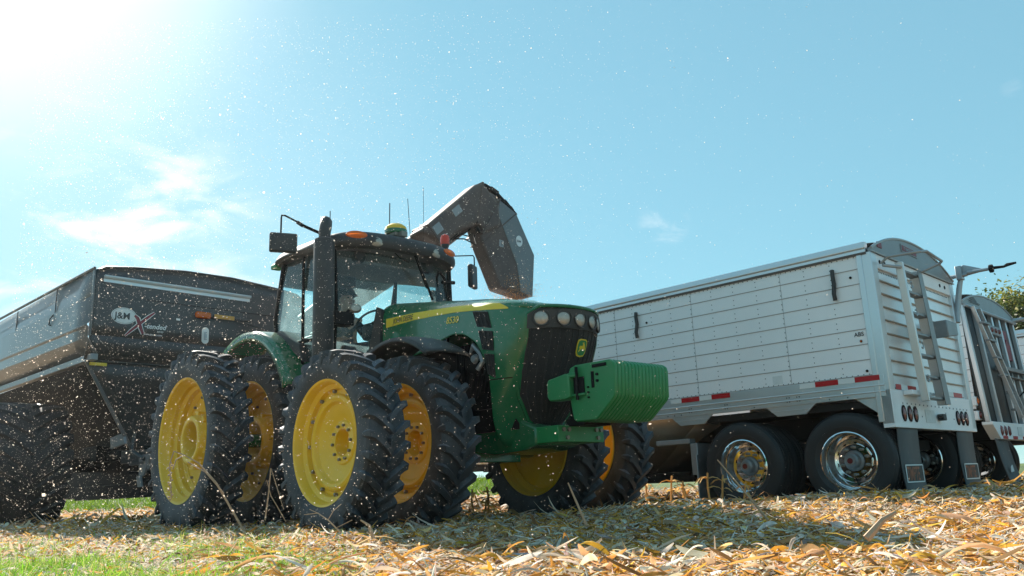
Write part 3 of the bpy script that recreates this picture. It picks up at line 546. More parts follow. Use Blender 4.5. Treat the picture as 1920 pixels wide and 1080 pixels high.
# interior
b_ = MB(); b_.box(.30, .78, -.25, .25, 1.80, 1.94); b_.box(.22, .38, -.25, .25, 1.9, 2.52); b_.box(.20, .32, -.15, .15, 2.5, 2.72); b_.build('driver_seat', 'seat', tractor, bevel=.05, seg=3)
b_ = MB(); b_.box(.40, .9, -.62, -.32, 1.5, 2.08); b_.box(.75, 1.2, -.60, -.42, 2.05, 2.12); b_.box(.38, .6, .45, .7, 1.6, 2.15); b_.build('armrest_console', 'black', tractor, bevel=.03)
b_ = MB(); b_.box(1.28, 1.46, -.16, .16, 1.44, 2.0); b_.box(1.22, 1.34, -.20, .20, 1.98, 2.16); b_.build('dashboard', 'black', tractor, bevel=.03)
b_ = MB(); Mx = Matrix.Translation((1.16, 0, 2.22)) @ Matrix.Rotation(R(-35), 4, 'Y')
n = 28; b_.tube([Mx @ Vector((.2 * cos(2 * pi * k / n), .2 * sin(2 * pi * k / n), 0)) for k in range(n + 1)], .014, 6); b_.tube([Mx @ Vector((0, 0, -.2)), Mx @ Vector((0, 0, 0))], .03, 8)
for k in range(3): b_.tube([Mx @ Vector((0, 0, 0)), Mx @ Vector((.2 * cos(2.1 * k), .2 * sin(2.1 * k), 0))], .010, 6)
b_.build('steering_wheel', 'matte', tractor)
b_ = MB(); b_.box(.34, 1.40, -.72, .72, 2.975, 3.0); b_.box(.30, .42, -.72, .0, 2.72, 2.97); b_.box(1.36, 1.62, -.72, .72, 2.87, 2.90); b_.box(.32, .38, -.10, .12, 2.0, 2.9); b_.box(1.40, 1.52, -.68, -.45, 2.50, 2.62); b_.build('headliner', 'black', tractor, bevel=.02)

# ------------------------------------------------------------ driver
def make_driver():
    V = []; E_ = []; RD = []
    def v(p, r): V.append(p); RD.append(r); return len(V) - 1
    def ch(a, pts):
        for p, r in pts: b = v(p, r); E_.append((a, b)); a = b
        return a
    pel = v((.52, -.02, 1.99), (.15, .12)); ab = ch(pel, [((.53, -.02, 2.13), (.14, .11)), ((.54, -.02, 2.28), (.155, .115))]); neck = ch(ab, [((.55, -.02, 2.40), (.10, .08)), ((.57, -.02, 2.455), (.055, .055))])
    head = ch(neck, [((.60, -.02, 2.52), (.075, .07)), ((.61, -.02, 2.60), (.088, .082)), ((.60, -.02, 2.67), (.07, .07))])
    for s in (-1, 1):
        sh_ = ch(ab, [((.54, -.02 + s * .17, 2.35), (.062, .06)), ((.68, -.02 + s * .24, 2.14), (.048, .045)), ((.86, -.02 + s * .22, 2.13), (.038, .036)), ((1.02, -.02 + s * .17, 2.20), (.030, .026)), ((1.07, -.02 + s * .16, 2.235), (.036, .02))])
        for j in range(4): ch(sh_, [((1.11 + .008 * j, -.02 + s * (.185 - .018 * j), 2.25 + .004 * j), (.010, .010)), ((1.13 + .004 * j, -.02 + s * (.18 - .018 * j), 2.235), (.009, .009)), ((1.125, -.02 + s * (.172 - .018 * j), 2.21 + .003 * j), (.008, .008))])
        ch(sh_, [((1.07, -.02 + s * .125, 2.25), (.011, .011)), ((1.09, -.02 + s * .11, 2.24), (.009, .009))])
        ch(pel, [((.62, -.02 + s * .10, 1.98), (.085, .08)), ((.92, -.02 + s * .15, 2.0), (.062, .06)), ((1.0, -.02 + s * .15, 1.75), (.05, .05)), ((1.06, -.02 + s * .15, 1.53), (.038, .038)), ((1.18, -.02 + s * .15, 1.49), (.042, .032))])
    me = bpy.data.meshes.new('person'); me.from_pydata(V, E_, []); me.materials.append(M['skin'])
    o = bpy.data.objects.new('person', me); col.objects.link(o)
    o.modifiers.new('skin', 'SKIN').use_smooth_shade = True
    for i, r in enumerate(RD): me.skin_vertices[0].data[i].radius = r
    me.skin_vertices[0].data[0].use_root = True
    q = o.modifiers.new('sub', 'SUBSURF'); q.levels = 2; q.render_levels = 2
    o.matrix_world = tractor_mw
    tag(o, 'driver in a dark cap and shirt seated behind the steering wheel in the cab', 'person')
    # face, cap, clothes
    b_ = MB(); b_.lathe([(.0005, .03), (.010, .02), (.013, .0), (.006, -.012)], 10, (.695, -.02, 2.575), axis='x'); b_.v = [(p[0], -.02 + (p[1] + .02) * .8, 2.575 + (p[2] - 2.575) * 1.5) for p in b_.v]; b_.build('nose', 'skin', o)
    b_ = MB(); b_.box(.685, .695, -.045, .005, 2.528, 2.535); b_.build('mouth', 'maroon', o, bevel=.002)
    for s in (-1, 1):
        b_ = MB(); b_.lathe([(.0, -.008), (.010, -.004), (.010, .004), (.0, .008)], 10, (.685, -.02 + s * .032, 2.605), axis='x'); b_.build('eye', 'matte', o)
        b_ = MB(); b_.lathe([(.0, -.008), (.022, -.004), (.024, .006), (.0, .01)], 10, (.61, -.02 + s * .088, 2.585)); b_.build('ear', 'skin', o)
    b_ = MB(); b_.lathe([(.094, 2.63), (.096, 2.66), (.085, 2.71), (.05, 2.74), (.0005, 2.75)], 20, (.605, -.02, 0), axis='z'); b_.grid(lambda a, b: (.66 + .12 * b - .02 * (2 * a - 1) ** 2 * b, -.02 + (2 * a - 1) * .075 * (1 - .25 * b), 2.645 - .012 * b - .015 * (2 * a - 1) ** 2), 8, 3); b_.build('cap', 'cap', o, solid=.006)
    def shell(name, m, V2, E2, R2, bump=.012):
        me = bpy.data.meshes.new(name); me.from_pydata(V2, E2, []); me.materials.append(M[m]); c = bpy.data.objects.new(name, me); col.objects.link(c); c.parent = o
        c.modifiers.new('skin', 'SKIN').use_smooth_shade = True
        for i, r in enumerate(R2): me.skin_vertices[0].data[i].radius = (r[0] + bump, r[1] + bump)
        me.skin_vertices[0].data[0].use_root = True
        q = c.modifiers.new('sub', 'SUBSURF'); q.levels = 2; q.render_levels = 2
    V2 = [(.52, -.02, 1.99), (.53, -.02, 2.13), (.54, -.02, 2.28), (.55, -.02, 2.40)]; E2 = [(0, 1), (1, 2), (2, 3)]; R2 = [(.15, .12), (.14, .11), (.155, .115), (.09, .075)]
    V3 = [(.52, -.02, 1.97)]; E3 = []; R3 = [(.15, .12)]
    for s in (-1, 1):
        b0 = len(V2); V2 += [(.54, -.02 + s * .17, 2.35), (.68, -.02 + s * .24, 2.14), (.86, -.02 + s * .22, 2.13), (.98, -.02 + s * .18, 2.18)]; E2 += [(2, b0), (b0, b0 + 1), (b0 + 1, b0 + 2), (b0 + 2, b0 + 3)]; R2 += [(.062, .06), (.048, .045), (.040, .038), (.034, .03)]
        b0 = len(V3); V3 += [(.62, -.02 + s * .10, 1.98), (.92, -.02 + s * .15, 2.0), (1.0, -.02 + s * .15, 1.75), (1.05, -.02 + s * .15, 1.56)]; E3 += [(0, b0), (b0, b0 + 1), (b0 + 1, b0 + 2), (b0 + 2, b0 + 3)]; R3 += [(.085, .08), (.062, .06), (.05, .05), (.042, .042)]
    shell('shirt', 'cloth', V2, E2, R2); shell('trousers', 'jean', V3, E3, R3)
tractor_mw = Matrix.Translation((TX, TY, 0)) @ Matrix.Rotation(TA, 4, 'Z')
make_driver()

# ------------------------------------------------------------ grain cart
def t2w(x, y, z=0): return (TX + cos(TA) * x - sin(TA) * y, TY + sin(TA) * x + cos(TA) * y, z)
CY = .06
_c = Vector((-3.7, -1.7)) + Vector((-sin(CY), cos(CY))) * 1.75
cw_ = t2w(_c.x, _c.y)
cart = empty('grain_cart', cw_, TA + CY, 'large charcoal grain cart behind the tractor with a raised unloading auger', 'grain cart')
TOP = [(-1.75, 3.69), (-1.6, 3.745), (-1.2, 3.80), (-.4, 3.87), (.4, 3.88), (1.2, 3.82), (1.6, 3.77), (1.75, 3.71)]
b_ = MB()
b_.grid(lambda a, b: (-.0065, -1.75 + 3.5 * a, 2.72 + (lerp(-1.75 + 3.5 * a, TOP) - 2.72) * b), 28, 6)
b_.grid(lambda a, b: (-.16 * (1 - b) - .0065, (-1.75 + 3.5 * a) * (1 - .0 * (1 - b)), 2.38 + .34 * b), 20, 2)
b_.grid(lambda a, b: (-.16 - .04 + .04 * b, (-1.72 + 3.44 * a), 2.34 + .04 * b), 20, 1)
def low(a, b): return (-.62 + .42 * b, (-1.72 + 3.44 * a) * (.46 + .54 * b), 1.05 + 1.29 * b)
b_.grid(low, 12, 6)
b_.build('front_panel', 'grey', cart, solid=.012)
CL = 7.2
for s in (-1, 1):
    prof = [(1.75, 3.70), (1.755, 3.30), (1.748, 3.295), (1.755, 3.285), (1.765, 2.90), (1.80, 2.875), (1.80, 2.855), (1.775, 2.83), (1.775, 2.68), (1.62, 2.44)]
    m_ = MB(); m_.grid(lambda a, b: (-CL * a, s * (prof[round(b * (len(prof) - 1))][0] + .10 * min(1, a * 2) * min(1, b * 3)), prof[round(b * (len(prof) - 1))][1]), 12, len(prof) - 1)
    m_.build('side_panel', 'grey_l', cart, ang=20, solid=.01)
    m_ = MB(); m_.beam((.0, s * 1.66, 2.40), (-CL, s * 1.74, 2.40), .10, .09); m_.build('side_rail', 'dull', cart, bevel=.006)
    m_ = MB(); m_.tube([(.01, s * 1.755, 3.71), (-CL, s * 1.85, 3.71)], .022, 8); m_.build('top_rail', 'grey', cart)
    m_ = MB(); m_.grid(lambda a, b: (-.62 * (1 - b) - .2 * b - (CL - 1.4) * a - .6 * a * b, s * (.60 + 1.0 * b ** 1.3), 1.05 + 1.33 * b), 8, 6); m_.build('hopper_side', 'matte', cart, solid=.012)
    for x in (-1.55, -3.6, -5.6):
        m_ = MB(); m_.beam((x, s * 1.775, 3.69), (x + .02, s * 1.785, 3.30), .012, .012); m_.build('panel_joint', 'matte', cart); m_ = MB(); m_.beam((x - .75, s * 1.80, 3.28), (x - .72, s * 1.81, 2.90), .02, .012); m_.beam((x - .75, s * 1.80, 2.86), (x - .6, s * 1.72, 2.46), .012, .012)
        m_.build('panel_joint', 'matte', cart)
m_ = MB(); m_.tube([(-1.55, -1.80, 3.27), (-1.56, -1.84, 3.2), (-1.66, -1.82, 3.12), (-1.58, -1.82, 3.1)], .010, 5); m_.build('tarp_hook', 'matte', cart)
m_ = MB(); m_.tube([(.012, -1.70, 3.69)] + [(.012, y, z + .0) for y, z in TOP[1:-1]] + [(.012, 1.70, 3.71)], .018, 8); m_.build('rim_bead', 'grey', cart)
m_ = MB(); m_.beam((-.015, -1.745, 3.69), (-.015, -1.745, 2.70), .05, .03); m_.build('corner_post', 'grey_l', cart, bevel=.01)
m_ = MB(); m_.box(.004, .06, -1.62, .72, 3.575, 3.60); m_.box(.004, .018, -1.62, .72, 3.52, 3.62); m_.tube([(.05, -1.62, 3.60), (.05, .72, 3.60)], .022, 8); m_.build('tarp_bar', 'alu', cart, bevel=.003)
m_ = MB(); m_.box(.003, .012, -1.0, 1.7, 3.325, 3.332); m_.box(.003, .014, 1.68, 1.70, 2.8, 3.3); m_.build('weld_seam', 'matte', cart)
for s in (-1, 1):
    m_ = MB(); m_.beam((-.19, s * 1.71, 2.36), (-.60, s * .80, 1.10), .05, .03, (1, 0, 0)); m_.build('hopper_edge', 'grey_l', cart, bevel=.006)
m_ = MB(); m_.box(-.19, -.165, -1.66, -1.42, 2.30, 2.345); m_.build('reflector', 'decal_y', cart, bevel=.002)
# oval decal + lettering (front)
def fp(y, z, off=.004): return (off, y, z)
def ell(cy, cz, ry, rz, off, m, parent, name, n=40, rot=0):
    b_ = MB(); b_.prism([(ry * cos(2 * pi * k / n), rz * sin(2 * pi * k / n)) for k in range(n)], lambda a, b, t: (t, cy + a, cz + b), .001, off); return b_.build(name, m, parent)
ov = ell(-1.29, 3.045, .185, .125, .005, 'offwhite', cart, 'oval_decal'); ell(-1.29, 3.045, .172, .114, .0062, 'grey', ov, 'oval_ring'); ell(-1.29, 3.045, .168, .110, .0074, 'offwhite', ov, 'oval_field')
text('J&M', .135, 'grey', ov, lambda a, b: fp(-1.425 + a, 2.998 + b, .009), bold=.0035, sx=1.0)
def stroke(pts, wd, m, parent, off, name):
    b_ = MB(); n = len(pts); L_ = []; Rr = []
    for i, (y, z, k) in enumerate(pts):
        a = pts[max(0, i - 1)]; c = pts[min(n - 1, i + 1)]; d = Vector((c[0] - a[0], c[1] - a[1])).normalized(); L_.append((y - d.y * wd * k, z + d.x * wd * k)); Rr.append((y + d.y * wd * k, z - d.x * wd * k))
    poly = L_ + Rr[::-1]; b_.prism(poly, lambda p, q, t: (t, p, q), .001, off); return b_.build(name, m, parent)
S1 = [(-1.26, 2.745, .35), (-1.18, 2.83, .7), (-1.05, 2.955, .9), (-.93, 3.07, .8), (-.84, 3.145, .5)]; S2 = [(-1.135, 3.07, .6), (-1.09, 3.03, 1), (-1.055, 2.93, 1), (-1.00, 2.80, .7)]
S1 = [(y, z, k) for y, z, k in S1]
stroke(S1, .036, 'offwhite', cart, .0065, 'mark_outline'); stroke(S2, .040, 'offwhite', cart, .0071, 'mark_outline'); stroke(S1, .024, 'maroon', cart, .0082, 'mark'); stroke(S2, .028, 'maroon', cart, .0089, 'mark')
text('-tended', .105, 'offwhite', cart, lambda a, b: fp(-.985 + a, 2.895 + b), shear=.25, bold=.002, sx=1.0)
text('SERIES', .035, 'offwhite', cart, lambda a, b: fp(-.79 + a, 2.845 + b), shear=.25); text('www.jm-inc.com', .042, 'offwhite', cart, lambda a, b: fp(-.99 + a, 2.79 + b), bold=.0006)
m_ = MB(); m_.box(.003, .006, -.50, -.44, 3.07, 3.10); m_.build('small_decal', 'offwhite', cart)
# lamps
m_ = MB(); m_.box(.02, .10, -.22, .03, 3.14, 3.24); lb = m_.build('amber_lamp', 'amber', cart, bevel=.03, seg=3)
m_ = MB(); m_.tube([(.05, .03, 3.19), (.05, .75, 3.19)], .02, 8); m_.tube([(.05, .45, 3.19), (.3, 1.3, 2.9)], .014, 6); m_.build('lamp_arm', 'black', cart)
m_ = MB(); m_.box(.06, .078, .09, .43, 3.16, 3.225); m_.build('amber_reflector', 'tan', cart, bevel=.004)
m_ = MB(); pl = [(.058 * cos(t) , .075 * (1 if sin(t) > 0 else -1) + .058 * sin(t)) for t in [2 * pi * k / 32 for k in range(32)]]; m_.prism(pl, lambda a, b, t: (t, -.02 + a, 2.875 + b), .002, .012); hh = m_.build('manual_holder', 'white', cart, bevel=.003)
m_ = MB(); m_.box(.010, .03, -.045, .0, 2.80, 2.93); m_.build('holder_handle', 'steel', hh, bevel=.006)
# wheels, axle, tongue
cwh = MB(); cwh.lathe([(.40, -.3), (.42, -.36), (.44, -.36), (.44, .36), (.42, .36), (.40, .3), (.36, .1), (.2, .05), (.0, .05), (.0, .0), (.34, .0), (.38, -.28)], 48, close=False)
cwr = cwh.build('wheel', 'dull', cart); make_tyre(.965, 1.06, .44, 22, .045, cwr, m='rubber2', dphi=.42)
cwr.location = (-2.08, -1.98, .955)
c = cwr.copy(); col.objects.link(c); c.parent = cart; c.location = (-2.08, 1.98, .955); c.scale = (1, -1, 1)
for ch in cwr.children: d = ch.copy(); col.objects.link(d); d.parent = c
m_ = MB(); m_.tube([(-2.15, -1.9, .955), (-2.15, 1.9, .955)], .12, 14); m_.box(-2.5, -1.8, -.9, .9, 1.0, 1.25); m_.box(-4.8, -.3, -.75, -.6, 1.0, 1.15); m_.box(-4.8, -.3, .6, .75, 1.0, 1.15); m_.build('axle', 'matte', cart, bevel=.01)
m_ = MB(); m_.beam((-1.0, -.75, 1.02), (.4, -.62, .98), .14, .20); m_.beam((-1.0, .75, 1.02), (.4, .62, .98), .14, .20); m_.beam((.3, -.68, .98), (2.3, .0, .62), .12, .18); m_.beam((.3, .68, .98), (2.3, .0, .62), .12, .18); m_.beam((2.1, 0, .62), (2.95, 0, .55), .14, .16); m_.build('tongue', 'grey', cart, bevel=.008)
m_ = MB(); m_.box(-4.9, -.6, -.66, .66, .44, 1.0); m_.box(-3.2, .2, -.72, -.62, .40, .62); m_.prism([(-2.6, .95), (.2, .95), (-.3, .62), (-2.2, .60)], lambda a, b, t: (a, t, b), -.62, .62); m_.beam((-.8, -.74, .78), (.9, -.5, .66), .05, .05); m_.build('sump', 'matte', cart, bevel=.01)
m_ = MB(); m_.prism([(-1.05, 1.32), (-.55, 1.36), (-.45, 1.2), (-1.0, 1.15)], lambda a, b, t: (a, t, b), -.98, -.94); m_.prism([(-.35, 1.02), (.1, 1.02), (-.12, .72), (-.3, .68)], lambda a, b, t: (a, t, b), -.80, -.77); m_.box(-.75, -.45, -.76, -.72, .95, 1.02); m_.prism([(-.30, .70), (-.18, .72), (-.1, .55), (-.22, .55)], lambda a, b, t: (a, t, b), -.84, -.80); m_.build('frame_bracket', 'dull', cart, bevel=.004)
m_ = MB(); m_.tube([(-.55, -.80, 1.45), (-.5, -.85, 1.1), (-.1, -.82, .95)], .03, 8); m_.box(-.7, -.1, -.80, -.75, .88, .92); m_.build('hose_bundle', 'grey', cart)
# auger (built in tractor coordinates, parented to the cart)
inv = (Matrix.Translation(cw_) @ Matrix.Rotation(TA + CY, 4, 'Z')).inverted() @ tractor_mw
def ct(p): return tuple(inv @ Vector(p))
def addT(mb): mb.v = [ct(p) for p in mb.v]; return mb
m_ = MB(); m_.tube([(-3.0, 1.05, 2.7), (-2.45, 1.75, 3.42), (-1.65, 2.75, 4.28), (-1.35, 3.38, 4.85)], [.25, .26, .26, .25], 24); aug = addT(m_).build('auger_tube', 'auger', cart, ang=45)
def prismx(poly, x0, x1): m = MB(); m.prism(poly, lambda a, b, t: (t, a, b), x0, x1); return addT(m)
prismx([(2.28, 4.32), (3.48, 5.38), (3.55, 5.42), (3.66, 5.40), (3.98, 5.14), (4.0, 4.72), (3.62, 4.50), (3.49, 4.68), (3.07, 4.44), (2.74, 4.16)], -1.46, -1.04).build('auger_elbow', 'auger', aug, bevel=.09, seg=4)
prismx([(3.62, 5.36), (3.92, 5.30), (4.15, 5.16), (4.39, 5.02), (4.78, 4.33), (4.70, 3.60), (4.62, 3.54), (3.96, 3.62), (3.60, 4.35), (3.47, 4.70), (3.5, 5.0)], -1.42, -1.10).build('spout', 'auger', aug, bevel=.05, seg=3)
prismx([(4.02, 5.20), (4.39, 5.03), (4.785, 4.33), (4.70, 3.56), (4.42, 3.62), (4.36, 4.1), (3.96, 4.95)], -1.40, -1.088).build('spout_hood', 'grey_l', aug, bevel=.008)
m_ = MB()
for (y, z, a) in ((3.66, 5.37, .1), (3.78, 5.38, -.25), (3.92, 5.34, -.35), (4.05, 5.25, -.6), (4.2, 5.15, -.7), (4.33, 5.05, -.8)):
    Mx = Matrix.Translation((-1.37, y, z)) @ Matrix.Rotation(a, 4, 'X'); m_.box(-.10, .27, -.10, .09, -.01, .05 + .02 * random.random(), Mx)
addT(m_).build('rubber_flap', 'matte', aug, bevel=.01)
m_ = MB()
for P in ([(-1.25, 3.46, 4.62), (-1.2, 3.30, 4.5), (-1.15, 3.1, 4.45), (-1.2, 2.95, 4.28)], [(-1.25, 3.50, 4.55), (-1.1, 3.3, 4.42), (-1.1, 3.12, 4.43), (-1.25, 2.9, 4.22)], [(-1.2, 3.5, 4.5), (-1.05, 3.42, 4.28), (-1.1, 3.2, 4.36), (-1.2, 3.0, 4.35)]): m_.tube(P, .012, 5)
m_.tube([(-1.1, 3.46, 4.62), (-1.1, 3.52, 4.52)], .035, 8); addT(m_).build('hydraulic_hose', 'matte', aug)
n = 28; m_ = MB(); m_.prism([(.075 * cos(2 * pi * k / n), .10 * sin(2 * pi * k / n)) for k in range(n)], lambda a, b, t: (t, 4.43 + a, 4.53 + b), -1.088, -1.082); ov2 = addT(m_).build('oval_decal', 'offwhite', aug)
text('J&M', .062, 'grey', aug, lambda a, b: ct((-1.079, 4.365 + a, 4.51 + b - a * .1)), bold=.001)
def sticker(y, z, wy, wz, x=-1.098, ang=0): m = MB(); c_, s_ = cos(ang), sin(ang); m.prism([(c_ * a - s_ * b, s_ * a + c_ * b) for a, b in ((-wy, -wz), (wy, -wz), (wy, wz), (-wy, wz))], lambda a, b, t: (t, y + a, z + b), x, x + .006); return addT(m).build('warning_sticker', 'dull', aug)
sticker(4.02, 4.42, .05, .06, ang=-.1); sticker(3.02, 4.80, .10, .065, x=-1.042, ang=.72); sticker(2.62, 4.42, .09, .075, x=-1.042, ang=.72)
def band(a, b, w_, name, x0=-1.475, x1=-1.028):
    d = Vector((b[0] - a[0], b[1] - a[1])).normalized() * w_ / 2; n_ = (-d.y, d.x); m = MB(); m.prism([(a[0] + n_[0], a[1] + n_[1]), (b[0] + n_[0], b[1] + n_[1]), (b[0] - n_[0], b[1] - n_[1]), (a[0] - n_[0], a[1] - n_[1])], lambda p, q, t: (t, p, q), x0, x1); return addT(m).build(name, 'auger', aug, bevel=.004)
band((3.60, 5.43), (3.46, 4.66), .035, 'flange'); band((3.98, 5.20), (3.56, 4.50), .03, 'flange'); band((4.40, 5.04), (3.60, 4.36), .022, 'flange', -1.43, -1.08); band((2.42, 4.46), (2.72, 4.14), .04, 'flange')
b9 = MB(); b9.lathe([(0, 0), (.013, 0), (.013, .012), (0, .012)], 6, axis='x')
for k in range(6): c9 = MB(); c9.v = [(p[0] - 1.028 + .0, p[1] + 3.98 - .42 * (k + .5) / 6 - .035, p[2] + 5.20 - .70 * (k + .5) / 6 + .02) for p in b9.v]; c9.f = list(b9.f); addT(c9).build('flange_bolt', 'bolt', aug)
m_ = MB(); m_.box(-1.10, -1.089, 4.02, 4.028, 4.38, 4.46); addT(m_).build('sticker_symbol', 'matte', aug)
# stream of corn falling from the spout
rr_ = np.random.default_rng(3); V = []; F = []
for i in range(2600):
    t = rr_.random(); z = 3.62 - 1.0 * t; y = 4.42 + .10 * rr_.normal() * (1 + t) + .04; x = -1.33 + .10 * rr_.normal(); a = Vector(rr_.normal(size=3)).normalized() * .011; b2 = a.orthogonal().normalized() * .008; o = len(V); p = Vector(t2w(x, y, z)); V += [p - a, p + b2, p + a, p - b2]; F.append((o, o + 1, o + 2, o + 3))
for i in range(2200):
    x, y, z = -1.25 + .22 * rr_.normal(), 4.36 + .20 * rr_.normal(), 3.62 + .13 * rr_.normal(); a = Vector(rr_.normal(size=3)).normalized() * .008; b2 = a.orthogonal().normalized() * .006; o = len(V); p = Vector(t2w(x, y, z)); V += [p - a, p + b2, p + a, p - b2]; F.append((o, o + 1, o + 2, o + 3))
m_ = MB(); m_.v = [tuple(p) for p in V]; m_.f = F; o = m_.build('falling_corn', 'grain', None, recalc=False); tag(o, 'stream of orange corn kernels falling from the auger spout into the trailer', 'grain', kind='stuff')

# ------------------------------------------------------------ semi trailers
KX, KY, KA = 4.3538, 9.8748, 2.3593
def k2w(x, y, z=0): return (KX + cos(KA) * x - sin(KA) * y, KY + sin(KA) * x + cos(KA) * y, z - .031)
# road wheel prototype (dished outward on -y... built for the +y side, outboard = +y)
def road_wheel(parent):
    m_ = MB(); rr, e = .302, .115
    m_.lathe([(rr, e), (rr + .004, e + .010), (rr - .006, e + .014), (rr - .012, e), (rr - .024, e - .03), (rr - .030, e - .09), (rr - .048, e - .12), (rr - .062, e - .15), (rr - .075, e - .162), (.185, e - .168), (.180, e - .150), (.175, e - .146), (.115, e - .146), (.110, e - .165), (.08, e - .165), (.08, e - .19), (rr - .03, e - .19), (rr, e - .19)], 72, close=True)
    root = m_.build('wheel', 'chrome', parent, ang=25)
    m_ = MB(); m_.lathe([(0, e - .1655), (.0245, e - .1655), (.0245, e - .17)], 16); each('hand_hole', 'matte', root, m_, [(.2085 * cos(2 * pi * k / 10 + .1), 0, .2085 * sin(2 * pi * k / 10 + .1)) for k in range(10)])
    nuts('wheel_nut', 'bolt', root, .143, 10, e - .146, e - .112, .0165)
    m_ = MB(); m_.lathe([(.110, e - .16), (.108, e - .13), (.085, e - .115), (.075, e - .06), (.055, e - .045), (.05, e - .03), (.0, e - .03)], 32); h = m_.build('hub', 'dull', root)
    m_ = MB(); m_.lathe([(.03, e - .03), (.03, e - .024), (.0, e - .024)], 20); m_.build('hub_cap', 'dred', h)
    m_ = MB(); h2 = .14; Rt = .505
    P = [(rr - .005, h2 - .03), (rr + .01, h2 - .012), (rr + .03, h2 - .004), (rr + .05, h2), (rr + .056, h2 + .003), (rr + .06, h2), (.41, h2 + .006), (.45, h2), (.475, h2 - .008), (.478, h2 - .005), (.482, h2 - .010), (.495, h2 - .022), (Rt, h2 - .04), (Rt, .075), (Rt - .014, .072), (Rt - .014, .060), (Rt, .057), (Rt, .022), (Rt - .014, .019), (Rt - .014, .006), (Rt, .003)]
    m_.lathe(P + [(r, -y) for r, y in P[::-1]], 80); m_.build('tyre', 'rubber2', root, ang=25)
    return root
proto_w = road_wheel(None)
def trailer_wheels(tr, xs, zs=.49):
    global proto_w
    for x in xs:
        for s in (1, -1):
            for y, fl in ((1.115, 1), (.78, -1)):
                c = copy_tree(proto_w, tr); c.location = (x, s * y, zs); c.scale = (1, s * fl, 1); c.rotation_euler = (0, x * 2.1 + .3 * s, 0)
def rivets(mb, pts, y, s, r=.0055):
    for x, z in pts:
        mb.add([(x + r * cos(k * pi / 3), y + s * .0035, z + r * sin(k * pi / 3)) for k in range(6)] + [(x + r * 1.2 * cos(k * pi / 3), y - s * .001, z + r * 1.2 * sin(k * pi / 3)) for k in range(6)], [(0, 1, 2, 3, 4, 5)] + [(i, (i + 1) % 6, 6 + (i + 1) % 6, 6 + i) for i in range(6)])
def trailer(loc, label, x0, x1, z0, z1, full=True, arc=.25):
    tr = empty('grain_trailer', loc, KA, label, 'semi-trailer', 'hopper trailers parked side by side'); hw = 1.27
    ph = .1635; nP = 8; zb = z1 - nP * ph
    for s in ((1, -1)):
        m_ = MB(); prof = [(0, z1)]
        for k in range(nP):
            z = z1 - ph * (k + 1); prof += [(0, z + .008)]
        prof.append((0, zb)); n = len(prof)
        m_.grid(lambda a, b: (x0 + (x1 - x0) * a, s * (hw + prof[round(b * (n - 1))][0]), prof[round(b * (n - 1))][1]), 1, n - 1); sw = m_.build('side_wall', 'panel', tr, ang=3); sw.data.shade_flat()
        m_ = MB()
        for k in range(nP): z = z1 - ph * (k + 1) + .008; m_.box(x0, x1, s * hw, s * (hw + .0045), z - .0045, z + .0045)
        m_.build('wall_seam', 'seam', sw)
        m_ = MB(); m_.box(x0, x1, s * (hw + .001), s * (hw + .020), z1 - .012, z1 + .012); m_.build('rail_shade_strip', 'strip', tr)  # thin dark box standing in for the shadow band under the top rail
        rv = MB(); P = []
        k = 0; x = x0 + .42
        while x < x1:
            for q in range(nP):
                z = z1 - ph * q; P += [(x, z - .055), (x, z - .115)]
            x += .303; k += 1
        x = x0 + .08
        while x < min(x1, x0 + 8): P += [(x, z1 - .022), (x, zb + .018)]; x += .061
        if s > 0: rivets(rv, P, s * hw, s); rv.build('rivets', 'rivet', sw)
        if s > 0:
            m_ = MB(); xx = x0 + .42 + .303 * 2
            while xx < x1: m_.box(xx - .012, xx - .009, hw + .001, hw + .0035, zb, z1); xx += 1.212
            m_.build('sheet_joint', 'dull', tr)
        m_ = MB(); pr = [(0, 0), (.012, 0), (.012, -.10), (.020, -.104), (.020, -.112), (.012, -.116), (.012, -.165), (.020, -.169), (.020, -.177), (.012, -.181), (.012, -.225), (-.03, -.225), (-.03, 0)]
        m_.prism([(p, zb + q) for p, q in pr], lambda a, b, t: (t, s * (hw + a), b), x0, min(x1, x0 + 2.98) if full else x1); m_.build('lower_rail', 'alu', tr, bevel=.0015)
        m_ = MB(); m_.box(x0, x1, s * (hw - .02), s * (hw + .018), z1 + .002, z1 + .045); m_.prism([(hw + .02, z1 + .045), (hw + .028, z1 + .06), (hw + .02, z1 + .125), (hw - .06, z1 + .13), (hw - .06, z1 + .045)], lambda a, b, t: (t, s * a, b), x0, x1); m_.build('top_rail', 'alu', tr, bevel=.004)
    m_ = MB(); m_.grid(lambda a, b: (x0 + .02 + (x1 - x0) * a, -1.25 + 2.5 * b, z1 + .10 + arc * (1 - (2 * b - 1) ** 2) ** .8 * .62 ), 2, 20); m_.build('roll_tarp', 'dull', tr, solid=.006)
    return tr, zb
tr1, zb1 = trailer(k2w(0, 0), 'white riveted hopper trailer in front with ladder and two mudflaps marked in red', -.5, 12.2, .8, 2.655)
